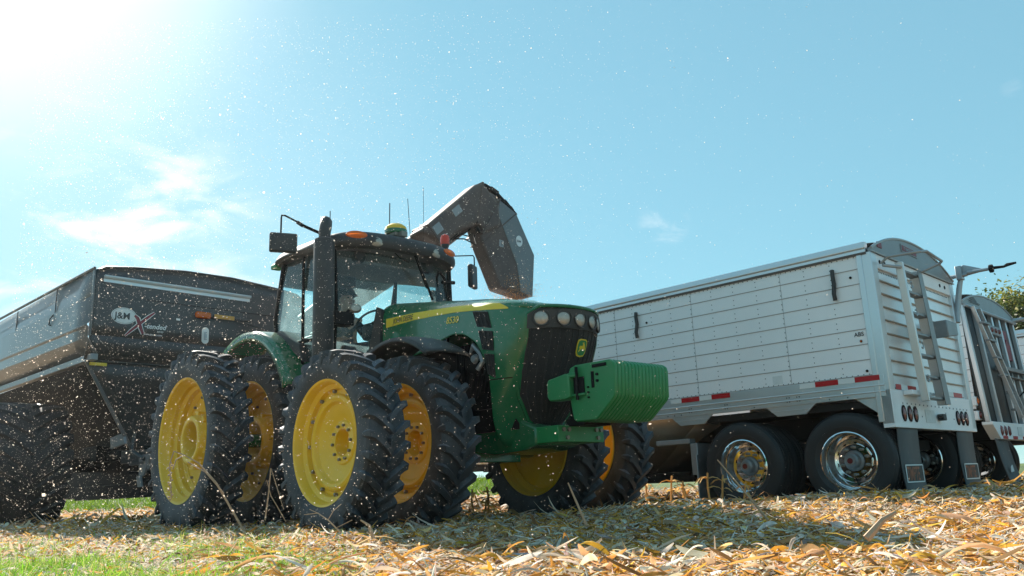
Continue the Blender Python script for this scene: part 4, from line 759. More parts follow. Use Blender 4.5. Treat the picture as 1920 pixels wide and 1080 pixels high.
# reflective tape, straps, markings
def sidebox(name, m, x0, x1, z0, z1, off=.004, y=1.27): b_ = MB(); b_.box(x0, x1, y + .001, y + off, z0, z1); return b_.build(name, m, tr1)
zt = 1.292
for a, b, m in ((-.46, -.20, 'red'), (-.20, -.02, 'white'), (-.02, .24, 'red'), (.24, .42, 'white'), (1.30, 1.55, 'red'), (1.55, 1.72, 'white'), (1.72, 1.98, 'red'), (1.98, 2.14, 'white')): sidebox('reflective_tape', m, a, b, zt, zt + .055, .0165)
for x in (-.12, 2.56):
    b_ = MB(); b_.tube([(x, 1.30, 2.535), (x - .004, 1.315, 2.48), (x + .0, 1.295, 2.38), (x + .004, 1.32, 2.27), (x + .006, 1.30, 2.20)], .024, 8); b_.build('tarp_strap', 'black', tr1)
b_ = MB()
for x, z in ((-.30, 2.42), (2.42, 2.38), (-.32, 1.72), (-.34, 1.40)): b_.lathe([(0, 1.271), (.014, 1.271), (.014, 1.280), (0, 1.280)], 14, (x, 0, z))
b_.build('stud', 'matte', tr1)
b_ = MB(); b_.lathe([(0, 1.281), (.009, 1.281), (.007, 1.287), (0, 1.288)], 12, (-.32, 0, 1.72)); b_.build('marker_lens', 'amber', tr1)
text('ABS', .062, 'black', tr1, lambda a, b: (-.255 - a, 1.2755, 1.775 + b), bold=.001)
b_ = MB(); b_.box(.62, .74, 1.2705, 1.2725, 1.375, 1.47); b_.build('sticker', 'offwhite', tr1)
b_ = MB(); rivets(b_, [(0, 0)], 0, 1, .007); each('rail_bolt', 'rivet', tr1, b_, [(x + dx, 1.283, z) for x in (1.85, 1.35, .56, .44) for dx in (0, .03) for z in (1.21, 1.165)] + [(x, 1.283, 1.145) for x in (2.2, 2.1, 2.0, 1.0, .1, -.1)])
for xa in (.56, 1.86):      # drop plates between wheels
    b_ = MB(); b_.prism([(xa - .30, 1.125), (xa + .30, 1.125), (xa + .17, 1.015), (xa - .17, 1.015)], lambda a, b, t: (a, t, b), 1.255, 1.275); b_.prism([(xa - .24, 1.072), (xa + .24, 1.072), (xa + .232, 1.066), (xa - .232, 1.066)], lambda a, b, t: (a, t, b), 1.27, 1.279); b_.build('rail_gusset', 'alu', tr1, bevel=.002)
b_ = MB(); b_.prism([(-.16, 1.13), (-.50, 1.13), (-.50, .87)], lambda a, b, t: (a, t, b), 1.235, 1.255); b_.build('rear_gusset', 'alu', tr1, bevel=.002)
# rear end
XR = -.55
for s in (1, -1):
    b_ = MB(); b_.box(XR, XR + .12, s * 1.275 if s > 0 else -1.275, s * 1.14 if s > 0 else -1.14, .835, 2.665); b_.box(XR + .1, XR + .16, s * 1.255, s * 1.285, .86, 2.66); b_.build('rear_post', 'alu', tr1, bevel=.006)
b_ = MB(); b_.box(XR + .04, XR + .07, -1.14, 1.14, 1.19, 2.56)
nb = 10
door1 = b_.build('rear_door', 'bright', tr1)
b_ = MB()
for k in range(8): z = 1.36 + .145 * k; b_.box(XR + .015, XR + .045, -1.13, 1.13, z - .007, z + .007)
b_.build('door_rib', 'bronze', tr1, bevel=.004)
b_ = MB(); b_.box(XR + .005, XR + .12, -1.14, 1.14, 2.50, 2.66); b_.build('rear_header', 'panel', tr1, bevel=.004)
b_ = MB()
for y in (1.05, .92, -.95, -.78, -.1, .3): b_.lathe([(0, -.004), (.022, -.004), (.022, .01)], 14, (XR + .003, y, 2.58), axis='x')
b_.build('header_hole', 'matte', tr1)
b_ = MB(); b_.box(-.002, .0025, -.004, .004, -.007, .008); each('door_rivet', 'rivet', door1, b_, [(XR + .037, -1.08 + 2.16 * k / 47, z) for z in (2.477, 1.212) for k in range(48)])
b_ = MB(); b_.box(XR, XR + .12, -1.275, 1.275, .80 + .0, 1.19); b_.build('rear_bumper', 'panel', tr1, bevel=.004)
b_ = MB()
for k in range(18): y = -1.0 + 2.0 * k / 17; b_.lathe([(0, -.006), (.010, -.006), (.010, .003)], 6, (XR, y, 1.055), axis='x')
for k in range(9): y = -1.0 + 2.0 * k / 8; b_.lathe([(0, -.006), (.009, -.006), (.009, .003)], 6, (XR, y, .93 + .06 * (k % 2)), axis='x')
b_.build('bumper_bolts', 'steel', tr1)
b_ = MB(); A = [(-1.275 + 2.55 * k / 24) for k in range(25)]; top = [(y, 2.70 + .27 * (1 - (abs(y) / 1.275) ** 2.2)) for y in A]
b_.prism([(-1.275, 2.665)] + top + [(1.275, 2.665)], lambda a, b, t: (t, a, b), XR - .01, XR + .03); b_.build('rear_cap', 'dull', tr1, bevel=.004)
b_ = MB(); b_.tube([(XR - .01, y, z + .004) for y, z in top], .014, 6); b_.tube([(XR - .012, -1.275, 2.668), (XR - .012, 1.275, 2.668)], .010, 6); b_.build('cap_edge', 'steel', tr1)
b_ = MB(); b_.prism([(.40, 2.905), (-.08, 2.895), (-.08, 2.805), (.40, 2.81)], lambda a, b, t: (t, a, b), XR - .018, XR - .010); cp = b_.build('cap_plate', 'dull', tr1, bevel=.002)
b_ = MB(); b_.prism([(.375, 2.89), (-.055, 2.882), (-.055, 2.82), (.375, 2.826)], lambda a, b, t: (t, a, b), XR - .021, XR - .018); b_.build('plate_face', 'maroon', cp)
text('TIMPTE', .06, 'dull', cp, lambda a, b: (XR - .023, .34 - a, 2.833 + b), bold=.001, sx=1.55)
b_ = MB(); b_.box(XR - .018, XR - .010, .98, 1.10, 2.74, 2.80); b_.build('cap_sticker', 'maroon', tr1)
# rear tape and lamps, plate
for a, b, m in ((1.12, .98, 'red'), (.98, .80, 'white'), (.80, .56, 'red'), (-.28, -.40, 'red'), (-.40, -.62, 'white'), (-.62, -.92, 'red')):
    b_ = MB(); b_.box(XR - .003, XR - .001 + .001, min(a, b), max(a, b), 1.195 - .0, 1.25); b_.build('reflective_tape', m, tr1)
for y in (1.01, .85, .69, -.64, -.79, -.94):
    z = .95; b_ = MB(); b_.lathe([(.072, 0), (.075, -.010), (.064, -.014), (.060, -.006)], 24, (XR, 0, 0), axis='x'); b_.v = [(p[0], p[1] * .78 + y, p[2] * 1.15 + z) for p in b_.v]; lr = b_.build('tail_light', 'matte', tr1)
    b_ = MB(); b_.lathe([(.061, -.006), (.04, -.018), (.0005, -.021)], 24, (XR, 0, 0), axis='x'); b_.v = [(p[0], p[1] * .78 + y, p[2] * 1.15 + z) for p in b_.v]; b_.build('lens', 'dred', lr)
b_ = MB(); b_.box(XR - .006, XR - .001, .12, .40, .87, 1.01); b_.build('licence_plate', 'offwhite', tr1)
b_ = MB(); b_.box(XR - .07, XR - .002, -.06, .04, .90, .97); b_.tube([(XR - .04, .04, .94), (XR - .05, .09, .95)], .02, 8); b_.build('electrical_socket', 'black', tr1, bevel=.01)
b_ = MB(); b_.box(XR - .10, XR - .002, .56, .95, 1.14, 1.19); b_.tube([(XR - .08, .45, 1.16), (XR - .08, .25, 1.17)], .012, 6); b_.build('door_latch', 'panel', tr1, bevel=.006)
# ladder
b_ = MB()
def rail(y0, z0_, y1, z1_, w_=.085):
    b_.beam((-.70, y0, z0_), (-.70, y1, z1_), .02, w_ * 1.6, (1, 0, 0)); b_.beam((-.76, y0 + .045, z0_), (-.76, y1 + .045, z1_), .10, .012, (1, 0, 0))
b_.hexa([(-.745, .745, 1.07), (-.745, .79, 1.07), (-.665, .79, 1.07), (-.665, .745, 1.07)], [(-.745, .91, 2.56), (-.745, .955, 2.56), (-.665, .955, 2.56), (-.665, .91, 2.56)])
b_.build('ladder_rail', 'alu', tr1, bevel=.006)
b_ = MB(); b_.hexa([(-.76, .19, 1.05), (-.76, .25, 1.05), (-.64, .25, 1.05), (-.64, .19, 1.05)], [(-.76, .46, 2.52), (-.76, .52, 2.52), (-.64, .52, 2.52), (-.64, .46, 2.52)]); b_.build('ladder_rail', 'alu', tr1, bevel=.006)
b_ = MB(); b_.hexa([(-.765, .19, 1.05), (-.765, .35, 1.05), (-.757, .35, 1.05), (-.757, .19, 1.05)], [(-.765, .46, 2.52), (-.765, .58, 2.52), (-.757, .58, 2.52), (-.757, .46, 2.52)]); b_.build('ladder_side_plate', 'dull', tr1, bevel=.003)
for k in range(7):
    z = 1.11 + .225 * k; t = (z - 1.07) / 1.48; b_ = MB(); b_.box(-.745, -.655, .25 + .27 * t, .74 + .16 * t, z - .012, z + .012); b_.build('ladder_rung', 'dull', tr1, bevel=.003)
b_ = MB(); b_.tube([(-.58, 1.10, 2.55), (-.66, 1.12, 2.60), (-.98, 1.05, 2.60), (-1.02, 1.0, 2.60), (-1.0, .50, 2.58), (-.96, .45, 2.57), (-.72, .47, 2.50)], .016, 8); b_.tube([(-.6, 1.12, 2.52), (-.72, .95, 2.50)], .018, 8); b_.build('hand_rail', 'steel', tr1)
for z in (2.3, 2.0, 1.65, 1.3):
    b_ = MB(); b_.tube([(-.78, .80 + .1 * (z - 1.07) / 1.48 + .03 * cos(t), z + .035 * sin(t)) for t in np.linspace(.6, 5.6, 14)], .007, 6); b_.build('ladder_hook', 'steel', tr1)
b_ = MB(); b_.box(-.78, -.56, -.40, -.06, 1.83, 2.03); b_.v = [(x, y, z + (.05 if y < -.3 and z < 1.9 else 0)) for x, y, z in b_.v]; b_.build('motor_box', 'dull', tr1, bevel=.01)
# tarp crank : pipe end, joint, arm
b_ = MB(); b_.tube([(-.50, -1.27, 2.76), (-.74, -1.27, 2.76)], .026, 10); b_.tube([(-.74, -1.27, 2.78), (-1.05, -1.27, 2.775)], [.026, .02], 8); b_.box(-.69, -.62, -1.32, -1.22, 2.70, 2.88); b_.prism([(-.63, 2.86), (-.70, 2.90), (-.90, 2.81), (-.90, 2.77), (-.68, 2.75)], lambda a, b, t: (a, t, b), -1.33, -1.30); b_.build('crank_joint', 'steel', tr1, bevel=.006)
b_ = MB(); b_.tube([(-.66, -1.28, 2.74), (-.62, -1.27, 2.6), (-.56, -1.22, 2.26), (-.56, -1.20, 2.16)], [.028, .034, .036, .03], 12); b_.build('crank_arm', 'steel', tr1)
b_ = MB(); b_.lathe([(.0, -.02), (.05, -.02), (.052, 0), (.05, .02), (0, .02)], 14, (-1.02, -1.27, 2.775), axis='x'); b_.tube([(-1.03, -1.27, 2.78), (-1.16, -1.27, 2.77), (-1.20, -1.27, 2.785), (-1.30, -1.27, 2.79)], [.02, .016, .022, .013], 8); b_.build('crank_shaft', 'matte', tr1)
# mudflaps
def flapw(ya, yb, parent, logo=True, x=XR + .03, zt_=.83, zb_=.07, lean_=-.03):
    b_ = MB(); b_.grid(lambda a, b: (x + lean_ * b + .025 * sin(b * 3) , ya + (yb - ya) * a, zt_ + (zb_ - zt_) * b), 2, 8); f_ = b_.build('mudflap', 'flap', parent, solid=.012)
    if logo:
        zc = .335; yc = (ya + yb) / 2; xx = x - .012; b_ = MB()
        hw_, hh_ = abs(yb - ya) * .42, .085
        for z in (-hh_, hh_): b_.box(xx - .006, xx, yc - hw_, yc + hw_, zc + z - .006, zc + z + .006)
        for y in (-hw_, hw_): b_.box(xx - .006, xx, yc + y - .006, yc + y + .006, zc - hh_, zc + hh_)
        b_.build('plate_border', 'white', f_)
        b_ = MB(); b_.box(xx - .002, xx + .002, yc - hw_, yc + hw_, zc - hh_, zc + hh_); b_.build('flap_plate', 'black', f_)
        text('TIMPTE', .195, 'rust', f_, lambda a, b: (xx - .004, yc + hw_ * .93 - a, zc - .068 + b), bold=.003, sx=hw_ * 1.86 / .80)
    return f_
flapw(1.17, .62, tr1); flapw(-.62, -1.17, tr1)
# running gear
trailer_wheels(tr1, (0, 1.245))
b_ = MB()
for x in (0, 1.245): b_.tube([(x, -1.0, .49), (x, 1.0, .49)], .065, 12); b_.lathe([(0, -.3), (.2, -.3), (.2, .3), (0, .3)], 24, (x, 0, .49))
b_.box(-.5, 12, -.55, -.40, .78, 1.1); b_.box(-.5, 12, .40, .55, .78, 1.1); b_.box(-.45, 1.75, -1.22, 1.22, 1.02, 1.10); b_.box(-.2, 1.6, -.62, .62, .60, .72); b_.build('running_gear', 'dark', tr1, bevel=.008)
b_ = MB(); b_.add([(1.75, -1.2, 1.12), (1.75, 1.2, 1.12), (3.05, .5, .45), (3.05, -.5, .45)], [(0, 1, 2, 3)]); b_.add([(1.75, 1.2, 1.12), (3.05, .5, .45), (3.95, .5, .45), (5.6, 1.2, 1.12)], [(0, 1, 2, 3)]); b_.add([(1.75, -1.2, 1.12), (3.05, -.5, .45), (3.95, -.5, .45), (5.6, -1.2, 1.12)], [(3, 2, 1, 0)]); b_.add([(3.05, -.5, .45), (3.05, .5, .45), (3.95, .5, .45), (3.95, -.5, .45)], [(0, 1, 2, 3)]); b_.add([(5.6, -1.2, 1.12), (5.6, 1.2, 1.12), (3.95, .5, .45), (3.95, -.5, .45)], [(0, 1, 2, 3)]); b_.build('hopper', 'hopper', tr1, solid=.01)
b_ = MB(); b_.box(2.0, 2.5, 1.02, 1.16, .80, .86); b_.box(1.9, 2.0, .85, 1.15, .42, .80); b_.box(1.9, 1.92, .8, 1.18, .14, .66); b_.build('hopper_step', 'steel', tr1, bevel=.006)
b_ = MB(); b_.box(2.3, 4.6, .60, .66, .34, .42); b_.box(2.3, 4.6, -.66, -.60, .34, .42); b_.box(2.4, 4.4, -.6, .6, .42, .47); b_.tube([(3.0, .66, .40), (3.0, 1.1, .50)], .015, 6); b_.build('hopper_gate', 'dark', tr1, bevel=.004)
b_ = MB(); b_.box(9.4, 9.52, .8, .92, .2, 1.1); b_.box(9.4, 9.52, -.92, -.8, .2, 1.1); b_.box(9.3, 9.6, .75, .97, .15, .2); b_.box(9.3, 9.6, -.97, -.75, .15, .2); b_.build('landing_gear', 'steel', tr1, bevel=.006)
# front wall
b_ = MB(); b_.box(12.1, 12.2, -1.26, 1.26, 1.1, 2.75); b_.build('front_wall', 'panel', tr1)

# second trailer : dark sheeted slanting rear
Y2 = -4.22
tr2, zb2 = trailer(k2w(0, Y2), 'grey-backed hopper trailer behind the first with a long slanting ladder', -.10, 12.0, .8, 2.72, full=False)
tr2.location = k2w(.0, Y2)
X2 = -.13
def rx(z): return X2 + .02 - .10 * (1 - (z - 1.0) / 1.7)      # the rear wall leans out towards the bottom
b_ = MB(); b_.add([(rx(1.0) + .05, -1.25, 1.0), (rx(1.0) + .05, 1.25, 1.0), (rx(2.62) + .05, 1.25, 2.72), (rx(2.62) + .05, -1.25, 2.72)], [(0, 1, 2, 3)]); b_.build('rear_door', 'flap', tr2, solid=.02)
for y in (1.22, .95 - .28, -.08, -.45, -.80, -1.22):
    b_ = MB(); b_.beam((rx(1.0), y, 1.0), (rx(2.7), y, 2.7), .07, .06, (1, 0, 0)); b_.build('rear_post', 'alu', tr2, bevel=.006)
b_ = MB(); b_.box(rx(1.6) - .10, rx(1.6) + .0, -1.25, .35, 1.80, 1.86); b_.box(rx(1.6) - .10, rx(1.6) + .0, -1.25, .2, 1.70, 1.715)
for y in (-.3, -.05, -.9): b_.box(rx(1.6) - .06, rx(1.6) - .03, y, y + .02, 1.62, 1.82)
b_.build('rear_crossbar', 'dull', tr2, bevel=.004)
b_ = MB(); top2 = [(y, 2.75 + .20 * (1 - (abs(y) / 1.275) ** 2.2)) for y in A]; b_.prism([(-1.275, 2.70)] + top2 + [(1.275, 2.70)], lambda a, b, t: (t, a, b), X2 - .02, X2 + .03); b_.build('rear_cap', 'dull', tr2, bevel=.004)
b_ = MB(); b_.tube([(X2 - .02, y, z + .003) for y, z in top2], .014, 6); b_.tube([(X2 - .03, 1.25, 2.69), (X2 - .03, -1.25, 2.69)], .025, 8); b_.build('cap_edge', 'steel', tr2)
b_ = MB(); b_.prism([(.75, 2.89), (.60, 2.82), (.70, 2.82), (.45, 2.79), (.62, 2.79), (.5, 2.77), (1.0, 2.77), (.85, 2.79), (1.02, 2.80), (.82, 2.82), (.93, 2.83)], lambda a, b, t: (t, a, b), X2 - .026, X2 - .02); b_.build('leaf_mark', 'flap', tr2)
# ladder 2 (leans), lamps, box
for yb, yt in ((.42, 1.08), (.18, .78)):
    b_ = MB(); b_.beam((rx(1.0) - .22, yb, 1.06), (rx(2.6) - .10, yt, 2.68), .025, .055, (1, 0, 0)); b_.beam((rx(1.0) - .22, yb - .02, 1.06), (rx(2.6) - .10, yt - .03, 2.68), .05, .02, (1, 0, 0)); b_.build('ladder_rail', 'alu', tr2, bevel=.004)
for k in range(6):
    t = (k + .5) / 6; b_ = MB(); z = 1.06 + 1.5 * t; x = rx(z) - .16; b_.beam((x, .42 + .64 * t, z), (x, .18 + .58 * t, z), .07, .03); b_.build('ladder_rung', 'dull', tr2, bevel=.003)
b_ = MB(); b_.box(rx(2.3) - .09, rx(2.3), -.15, .45, 2.34, 2.48); pb = b_.build('lamp_bar', 'dull', tr2, bevel=.006)
for y in (.33, .15, -.03): b_ = MB(); b_.lathe([(.0, -.03), (.03, -.02), (.042, 0)], 14, (rx(2.3) - .09, y, 2.41), axis='x'); b_.build('lamp', 'dred', pb)
b_ = MB(); b_.prism([(1.25, 1.0), (1.25, .96), (.98, .76), (-1.25, .76), (-1.25, 1.0)], lambda a, b, t: (t, a, b), rx(1) - .06, rx(1) + .08); b_.build('rear_bumper', 'panel', tr2, bevel=.004)
for y in (.90, .72, .54): 
    b_ = MB(); b_.lathe([(.0, -.025), (.05, -.018), (.066, 0)], 20, (rx(1) - .06, 0, 0), axis='x'); b_.v = [(p[0], p[1] * .8 + y, p[2] * 1.15 + .88) for p in b_.v]; b_.build('tail_light', 'dred', tr2)
for z, m in ((1.30, 'amber'), (1.10, 'dred')):
    b_ = MB(); b_.box(-.12, -.05, 1.14, 1.30, z - .07, z + .06); h = b_.build('lamp_housing', 'panel', tr2, bevel=.01); b_ = MB(); b_.lathe([(.0, -.035), (.04, -.025), (.052, 0)], 18, (-.12, 1.22, z), axis='x'); b_.build('lens', m, h)
for a, b, m in ((.88, .66, 'red'), (.40, .18, 'red'), (-.1, -.35, 'red')):
    b_ = MB(); b_.box(rx(1) - .064, rx(1) - .061, b, a, .765, .81); b_.build('reflective_tape', m, tr2)
b_ = MB(); b_.box(rx(1) - .07, rx(1) - .062, -.1, .12, .82, .95); b_.build('licence_plate', 'offwhite', tr2)
b_ = MB(); b_.box(rx(2.1) + .005, rx(2.1) + .02, -.72, -.52, 2.25, 2.50); b_.box(rx(2.1) - .01, rx(2.1) + .01, -.76, -.50, 2.02, 2.2); b_.prism([(-.80, 2.25), (-.6, 2.35), (-.5, 2.20), (-.66, 2.12)], lambda a, b, t: (rx(2.1) + t, a, b), -.012, .012); b_.build('faded_decal', 'maroon', tr2)
b_ = MB(); b_.tube([(X2, -1.2, 2.73), (X2 - .15, -1.25, 2.74), (X2 - .17, -2.3, 2.77)], .035, 10); b_.build('tarp_pipe', 'steel', tr2)
b_ = MB(); b_.tube([(rx(1.3) - .05, -.2, 1.35), (rx(1.3) - .1, -.5, 1.5), (rx(1.3) - .1, -.95, 1.45), (rx(1.1) - .1, -1.05, 1.1)], .012, 6); b_.build('air_hose', 'matte', tr2)
for a, b in ((1.05, .50), (-.5, -1.1)):
    m_ = MB(); m_.grid(lambda u, v: (rx(1) + .0 - .02 * v - .10 * v * v, a + (b - a) * u - .06 * v, .77 - .70 * v), 2, 10); f_ = m_.build('mudflap', 'flap', tr2, solid=.012)
    if a > 0:
        m_ = MB(); m_.prism([(.80, .31), (.92, .30), (.90, .37), (.84, .40)], lambda p, q, t: (t, p, q), rx(1) - .105, rx(1) - .095); m_.build('flap_mark', 'offwhite', f_)
b_ = MB(); b_.box(-.2, 12, -.5, -.38, .78, 1.0); b_.box(-.2, 12, .38, .5, .78, 1.0); b_.box(.0, 2, -1.2, 1.2, 1.0, 1.06)
for x in (.55, 1.8): b_.tube([(x, -1.0, .49), (x, 1.0, .49)], .065, 12)
b_.build('running_gear', 'dark', tr2)
trailer_wheels(tr2, (.62, 1.86)); 
c = copy_tree(proto_w, tr2); c.location = (6.55, 1.05, .49)
b_ = MB(); b_.box(6.3, 6.9, -1.0, .9, .44, .54); b_.box(6.4, 6.6, .8, 1.0, .5, 1.1); b_.build('spare_carrier', 'dark', tr2)
# third trailer, mostly out of frame
tr3, zb3 = trailer(k2w(-3.0, -8.55), 'white ribbed trailer side farthest right, cut off by the edge of the photo', 0, 14, .8, 2.70, full=False)
b_ = MB(); b_.box(-.03, .05, -1.27, 1.27, .8, 2.75); b_.build('rear_door', 'panel', tr3)
b_ = MB(); b_.box(0, 13, -.5, .5, .8, 1.0); b_.build('running_gear', 'dark', tr3)
trailer_wheels(tr3, (.62, 1.86))
for ch in [proto_w] + list(proto_w.children_recursive): bpy.data.objects.remove(ch)

# ------------------------------------------------------------ ground cover
def stuff_mesh(name, V, F, C, m, label, cat, kind='stuff'):
    me = bpy.data.meshes.new(name); nv = len(V); nf = len(F)
    me.vertices.add(nv); me.vertices.foreach_set('co', V.astype(np.float32).ravel()); me.loops.add(nf * 4); me.loops.foreach_set('vertex_index', F.astype(np.int32).ravel()); me.polygons.add(nf); me.polygons.foreach_set('loop_start', np.arange(0, nf * 4, 4, dtype=np.int32)); me.polygons.foreach_set('use_smooth', np.ones(nf, bool)); me.update(calc_edges=True)
    if C is not None:
        at = me.attributes.new('col', 'FLOAT_COLOR', 'POINT'); at.data.foreach_set('color', np.concatenate([C, np.ones((nv, 1))], 1).astype(np.float32).ravel())
    me.materials.append(M[m]); o = bpy.data.objects.new(name, me); col.objects.link(o); tag(o, label, cat, kind=kind); return o
def strips(P, yaw, pitch, roll, L, Wd, curl, twist, seg=5, taper=.7, fold=0., base=0.):
    """vectorised curved leaf strips; base=1 grows from its foot instead of its middle"""
    n = len(P); s = np.linspace(-.5 + base * .5, .5 + base * .5, seg + 1)[None, :]; sg = np.ones((n, 1))
    u = np.linspace(-1, 1, seg + 1)[None, :]
    lx = L[:, None] * s; 
    if base: ang = pitch[:, None] + curl[:, None] * (s); ds = L[:, None] / seg; dx = np.cos(ang) * ds; dz = np.sin(ang) * ds; lx = np.cumsum(dx, 1) - dx; lz = np.cumsum(dz, 1) - dz; wprof = 1 - taper * s ** 1.6
    else: lz = curl[:, None] * L[:, None] * (s ** 2) * 2 + lx * np.sin(pitch[:, None]); wprof = 1 - taper * np.abs(u) ** 2.2
    wv = Wd[:, None] * wprof * .5; ra = roll[:, None] + twist[:, None] * s
    oy = wv * np.cos(ra); oz = wv * np.sin(ra); wob = .07 * L[:, None] * np.sin(u * 2.2 + yaw[:, None] * 7) * .35
    pts = []
    for k in (-1, 0, 1):
        X = lx; Y = wob * (0 if base else 1) + k * oy; Z = lz + k * oz + (0 if k else fold * wv); pts.append((X, Y, Z))
    c, d = np.cos(yaw)[:, None], np.sin(yaw)[:, None]; V = np.zeros((n, seg + 1, 3, 3))
    for k, (X, Y, Z) in enumerate(pts):
        V[:, :, k, 0] = P[:, 0:1] + c * X - d * Y; V[:, :, k, 1] = P[:, 1:2] + d * X + c * Y; V[:, :, k, 2] = P[:, 2:3] + Z
    idx = np.arange(n * (seg + 1) * 3).reshape(n, seg + 1, 3); F = np.concatenate([np.stack([idx[:, :-1, q], idx[:, 1:, q], idx[:, 1:, q + 1], idx[:, :-1, q + 1]], -1).reshape(-1, 4) for q in (0, 1)])
    return V.reshape(-1, 3), F
def vcol(pal, n, wts, m, var=.18, vv=.16):
    c = np.repeat(pick(pal, n, wts, var), m, axis=0); return np.clip(c * (1 + vv * rng.normal(size=(len(c), 1))), .01, .95)
def pick(pal, n, wts, var=.18):
    pal = np.array(pal); w_ = np.array(wts, float); w_ /= w_.sum(); c = pal[rng.choice(len(pal), n, p=w_)]; return np.clip(c * (1 + var * rng.normal(size=(n, 1))) * (1 + .06 * rng.normal(size=(n, 3))), .01, .95)
def sample(n, y0, y1, power=1.0, kx=.66):
    u = rng.random(n); 
    y = y0 * (y1 / y0) ** u if power == 1 else (y0 ** (1 - power) + u * (y1 ** (1 - power) - y0 ** (1 - power))) ** (1 / (1 - power))
    x = (rng.random(n) * 2 - 1) * (kx * y + .5); return x, y
PAL = [(.72, .46, .24), (.78, .66, .51), (.62, .33, .08), (.88, .82, .72), (.26, .15, .06), (.78, .42, .07), (.42, .38, .34)]
def residue(n, y0, y1, Lr, Wr, lift, wts, pit, crl, keep=None, power=1.0):
    x, y = sample(n, y0, y1, power)
    if keep is not None: k = rng.random(n) < keep(x, y); x, y = x[k], y[k]; n = len(x)
    L = np.minimum(np.exp(rng.normal(np.log(Lr), .4, n)), Lr * 2.2); Wd = np.exp(rng.normal(np.log(Wr), .4, n)); pitch = rng.normal(0, pit, n); curl = rng.normal(0, crl, n)
    z = gh(x, y) + rng.random(n) ** 1.5 * lift + np.abs(np.sin(pitch)) * L * .42 + np.maximum(0, -curl) * L * .45 + .004
    V, F = strips(np.stack([x, y, z], 1), rng.random(n) * 2 * pi, pitch, rng.normal(0, .75, n), L, Wd, curl, rng.normal(0, 1.3, n), fold=.7); C = vcol(PAL, n, wts, 18); return V, F, C
def join(parts):
    Vs, Fs, Cs = [], [], []; o = 0
    for V, F, C in parts: Vs.append(V); Fs.append(F + o); Cs.append(C); o += len(V)
    return np.concatenate(Vs), np.concatenate(Fs), np.concatenate(Cs)
right = lambda x, y: 1 / (1 + np.exp(-(x / y + .22 + .05 * np.sin(y * 5)) * 14))
left = lambda x, y: np.clip(1 - right(x, y), 0, 1) * (y < 9)
W1 = [3, 2.4, 2.8, 2.4, 1.5, 2.2, 1]
lwr = lambda x, y: np.clip(left(x, y), 0, 1)
parts = [residue(26000, 2.6, 6, .062, .0095, .05, W1, .24, .16, right), residue(5200, 3.3, 9, .13, .017, .05, W1, .18, .16, right), residue(1500, 3.4, 8.5, .145, .019, .06, W1, .24, .25, right), residue(36000, 2.6, 6.5, .026, .007, .04, [2, 3, 2, 5, 1, 2, 1], .45, .3, right),
         residue(26000, 5.5, 13, .075, .012, .06, W1, .24, .22, lambda x, y: np.maximum(right(x, y), y > 8.5)), residue(14000, 5.5, 13, .04, .012, .05, [2, 3, 1, 3, 1, 1, 1], .4, .3), residue(9000, 10, 27, .18, .03, .06, [3, 3, 3, 2, .5, 2, .3], .3, .3),
         residue(28000, 2.6, 9, .030, .0055, .025, [1, 4, .6, 8, .4, .6, 2], .3, .3, left), residue(3000, 2.6, 9, .08, .009, .03, [2, 4, 1, 5, .6, 1, 2], .2, .25, left)]
V, F, C = join(parts); stuff_mesh('corn_residue', V, F, C, 'residue', 'thick litter of dry corn husks, leaves and broken stalks covering the field', 'corn residue')
# standing upright litter tufts along the edges
x, y = sample(2600, 3.0, 11); k = rng.random(2600) < right(x, y) * .8 + .15; x, y = x[k], y[k]; n = len(x)
V, F = strips(np.stack([x, y, gh(x, y)], 1), rng.random(n) * 2 * pi, rng.uniform(.2, 1.0, n), rng.normal(0, 1, n), np.clip(y / 5, .5, 1.1) * np.exp(rng.normal(np.log(.085), .35, n)), np.exp(rng.normal(np.log(.011), .35, n)), rng.normal(-.6, .8, n), rng.normal(0, 1.5, n), seg=5, base=1)
stuff_mesh('upright_husks', V, F, vcol(PAL, n, W1, 18), 'residue', 'dry husk tips sticking up out of the corn litter', 'corn residue')
# green grass, lower left and on the far bank
def blades(n, y0, y1, keep, L, Wd, pal, name, label, power=1.0):
    x, y = sample(n, y0, y1, power)
    if y1 < 10: x = -y * (.18 + .52 * rng.random(n))
    else: x = -y * (.62 * rng.random(n) - .02)
    k = rng.random(n) < keep(x, y); x, y = x[k], y[k]; n = len(x); z = gh(x, y)
    V, F = strips(np.stack([x, y, z], 1), rng.random(n) * 2 * pi, rng.uniform(.7, 1.5, n), rng.normal(0, .6, n), np.exp(rng.normal(np.log(L), .35, n)), np.exp(rng.normal(np.log(Wd), .25, n)), rng.normal(-.9, .5, n), rng.normal(0, .8, n), seg=4, taper=.92, base=1)
    return stuff_mesh(name, V, F, vcol(pal, n, np.ones(len(pal)), 15, .15, .08), 'grass', label, 'grass')
GP = [(.20, .42, .03), (.30, .50, .045), (.13, .30, .025), (.52, .50, .18)]
patch = lambda x, y: (1 / (1 + np.exp((x / y + .27) * 16))) * np.clip(.50 + .8 * np.sin(x * 3.1 + 1.3) * np.sin(y * 2.3 + .4) + .3 * np.sin(x * 7 + y * 5), .05, 1) * np.clip((7.5 - y) / 3, .1, 1)
blades(60000, 2.8, 9, patch, .080, .0048, GP, 'grass', 'patchy green grass among pale chaff in the lower left corner')
blades(42000, 26.5, 60, lambda x, y: (x < 4) * 1.0, .20, .022, [(.12, .23, .006), (.19, .29, .01), (.08, .15, .005)], 'grass', 'green grass bank seen under the grain cart beyond the stubble', 1.6)
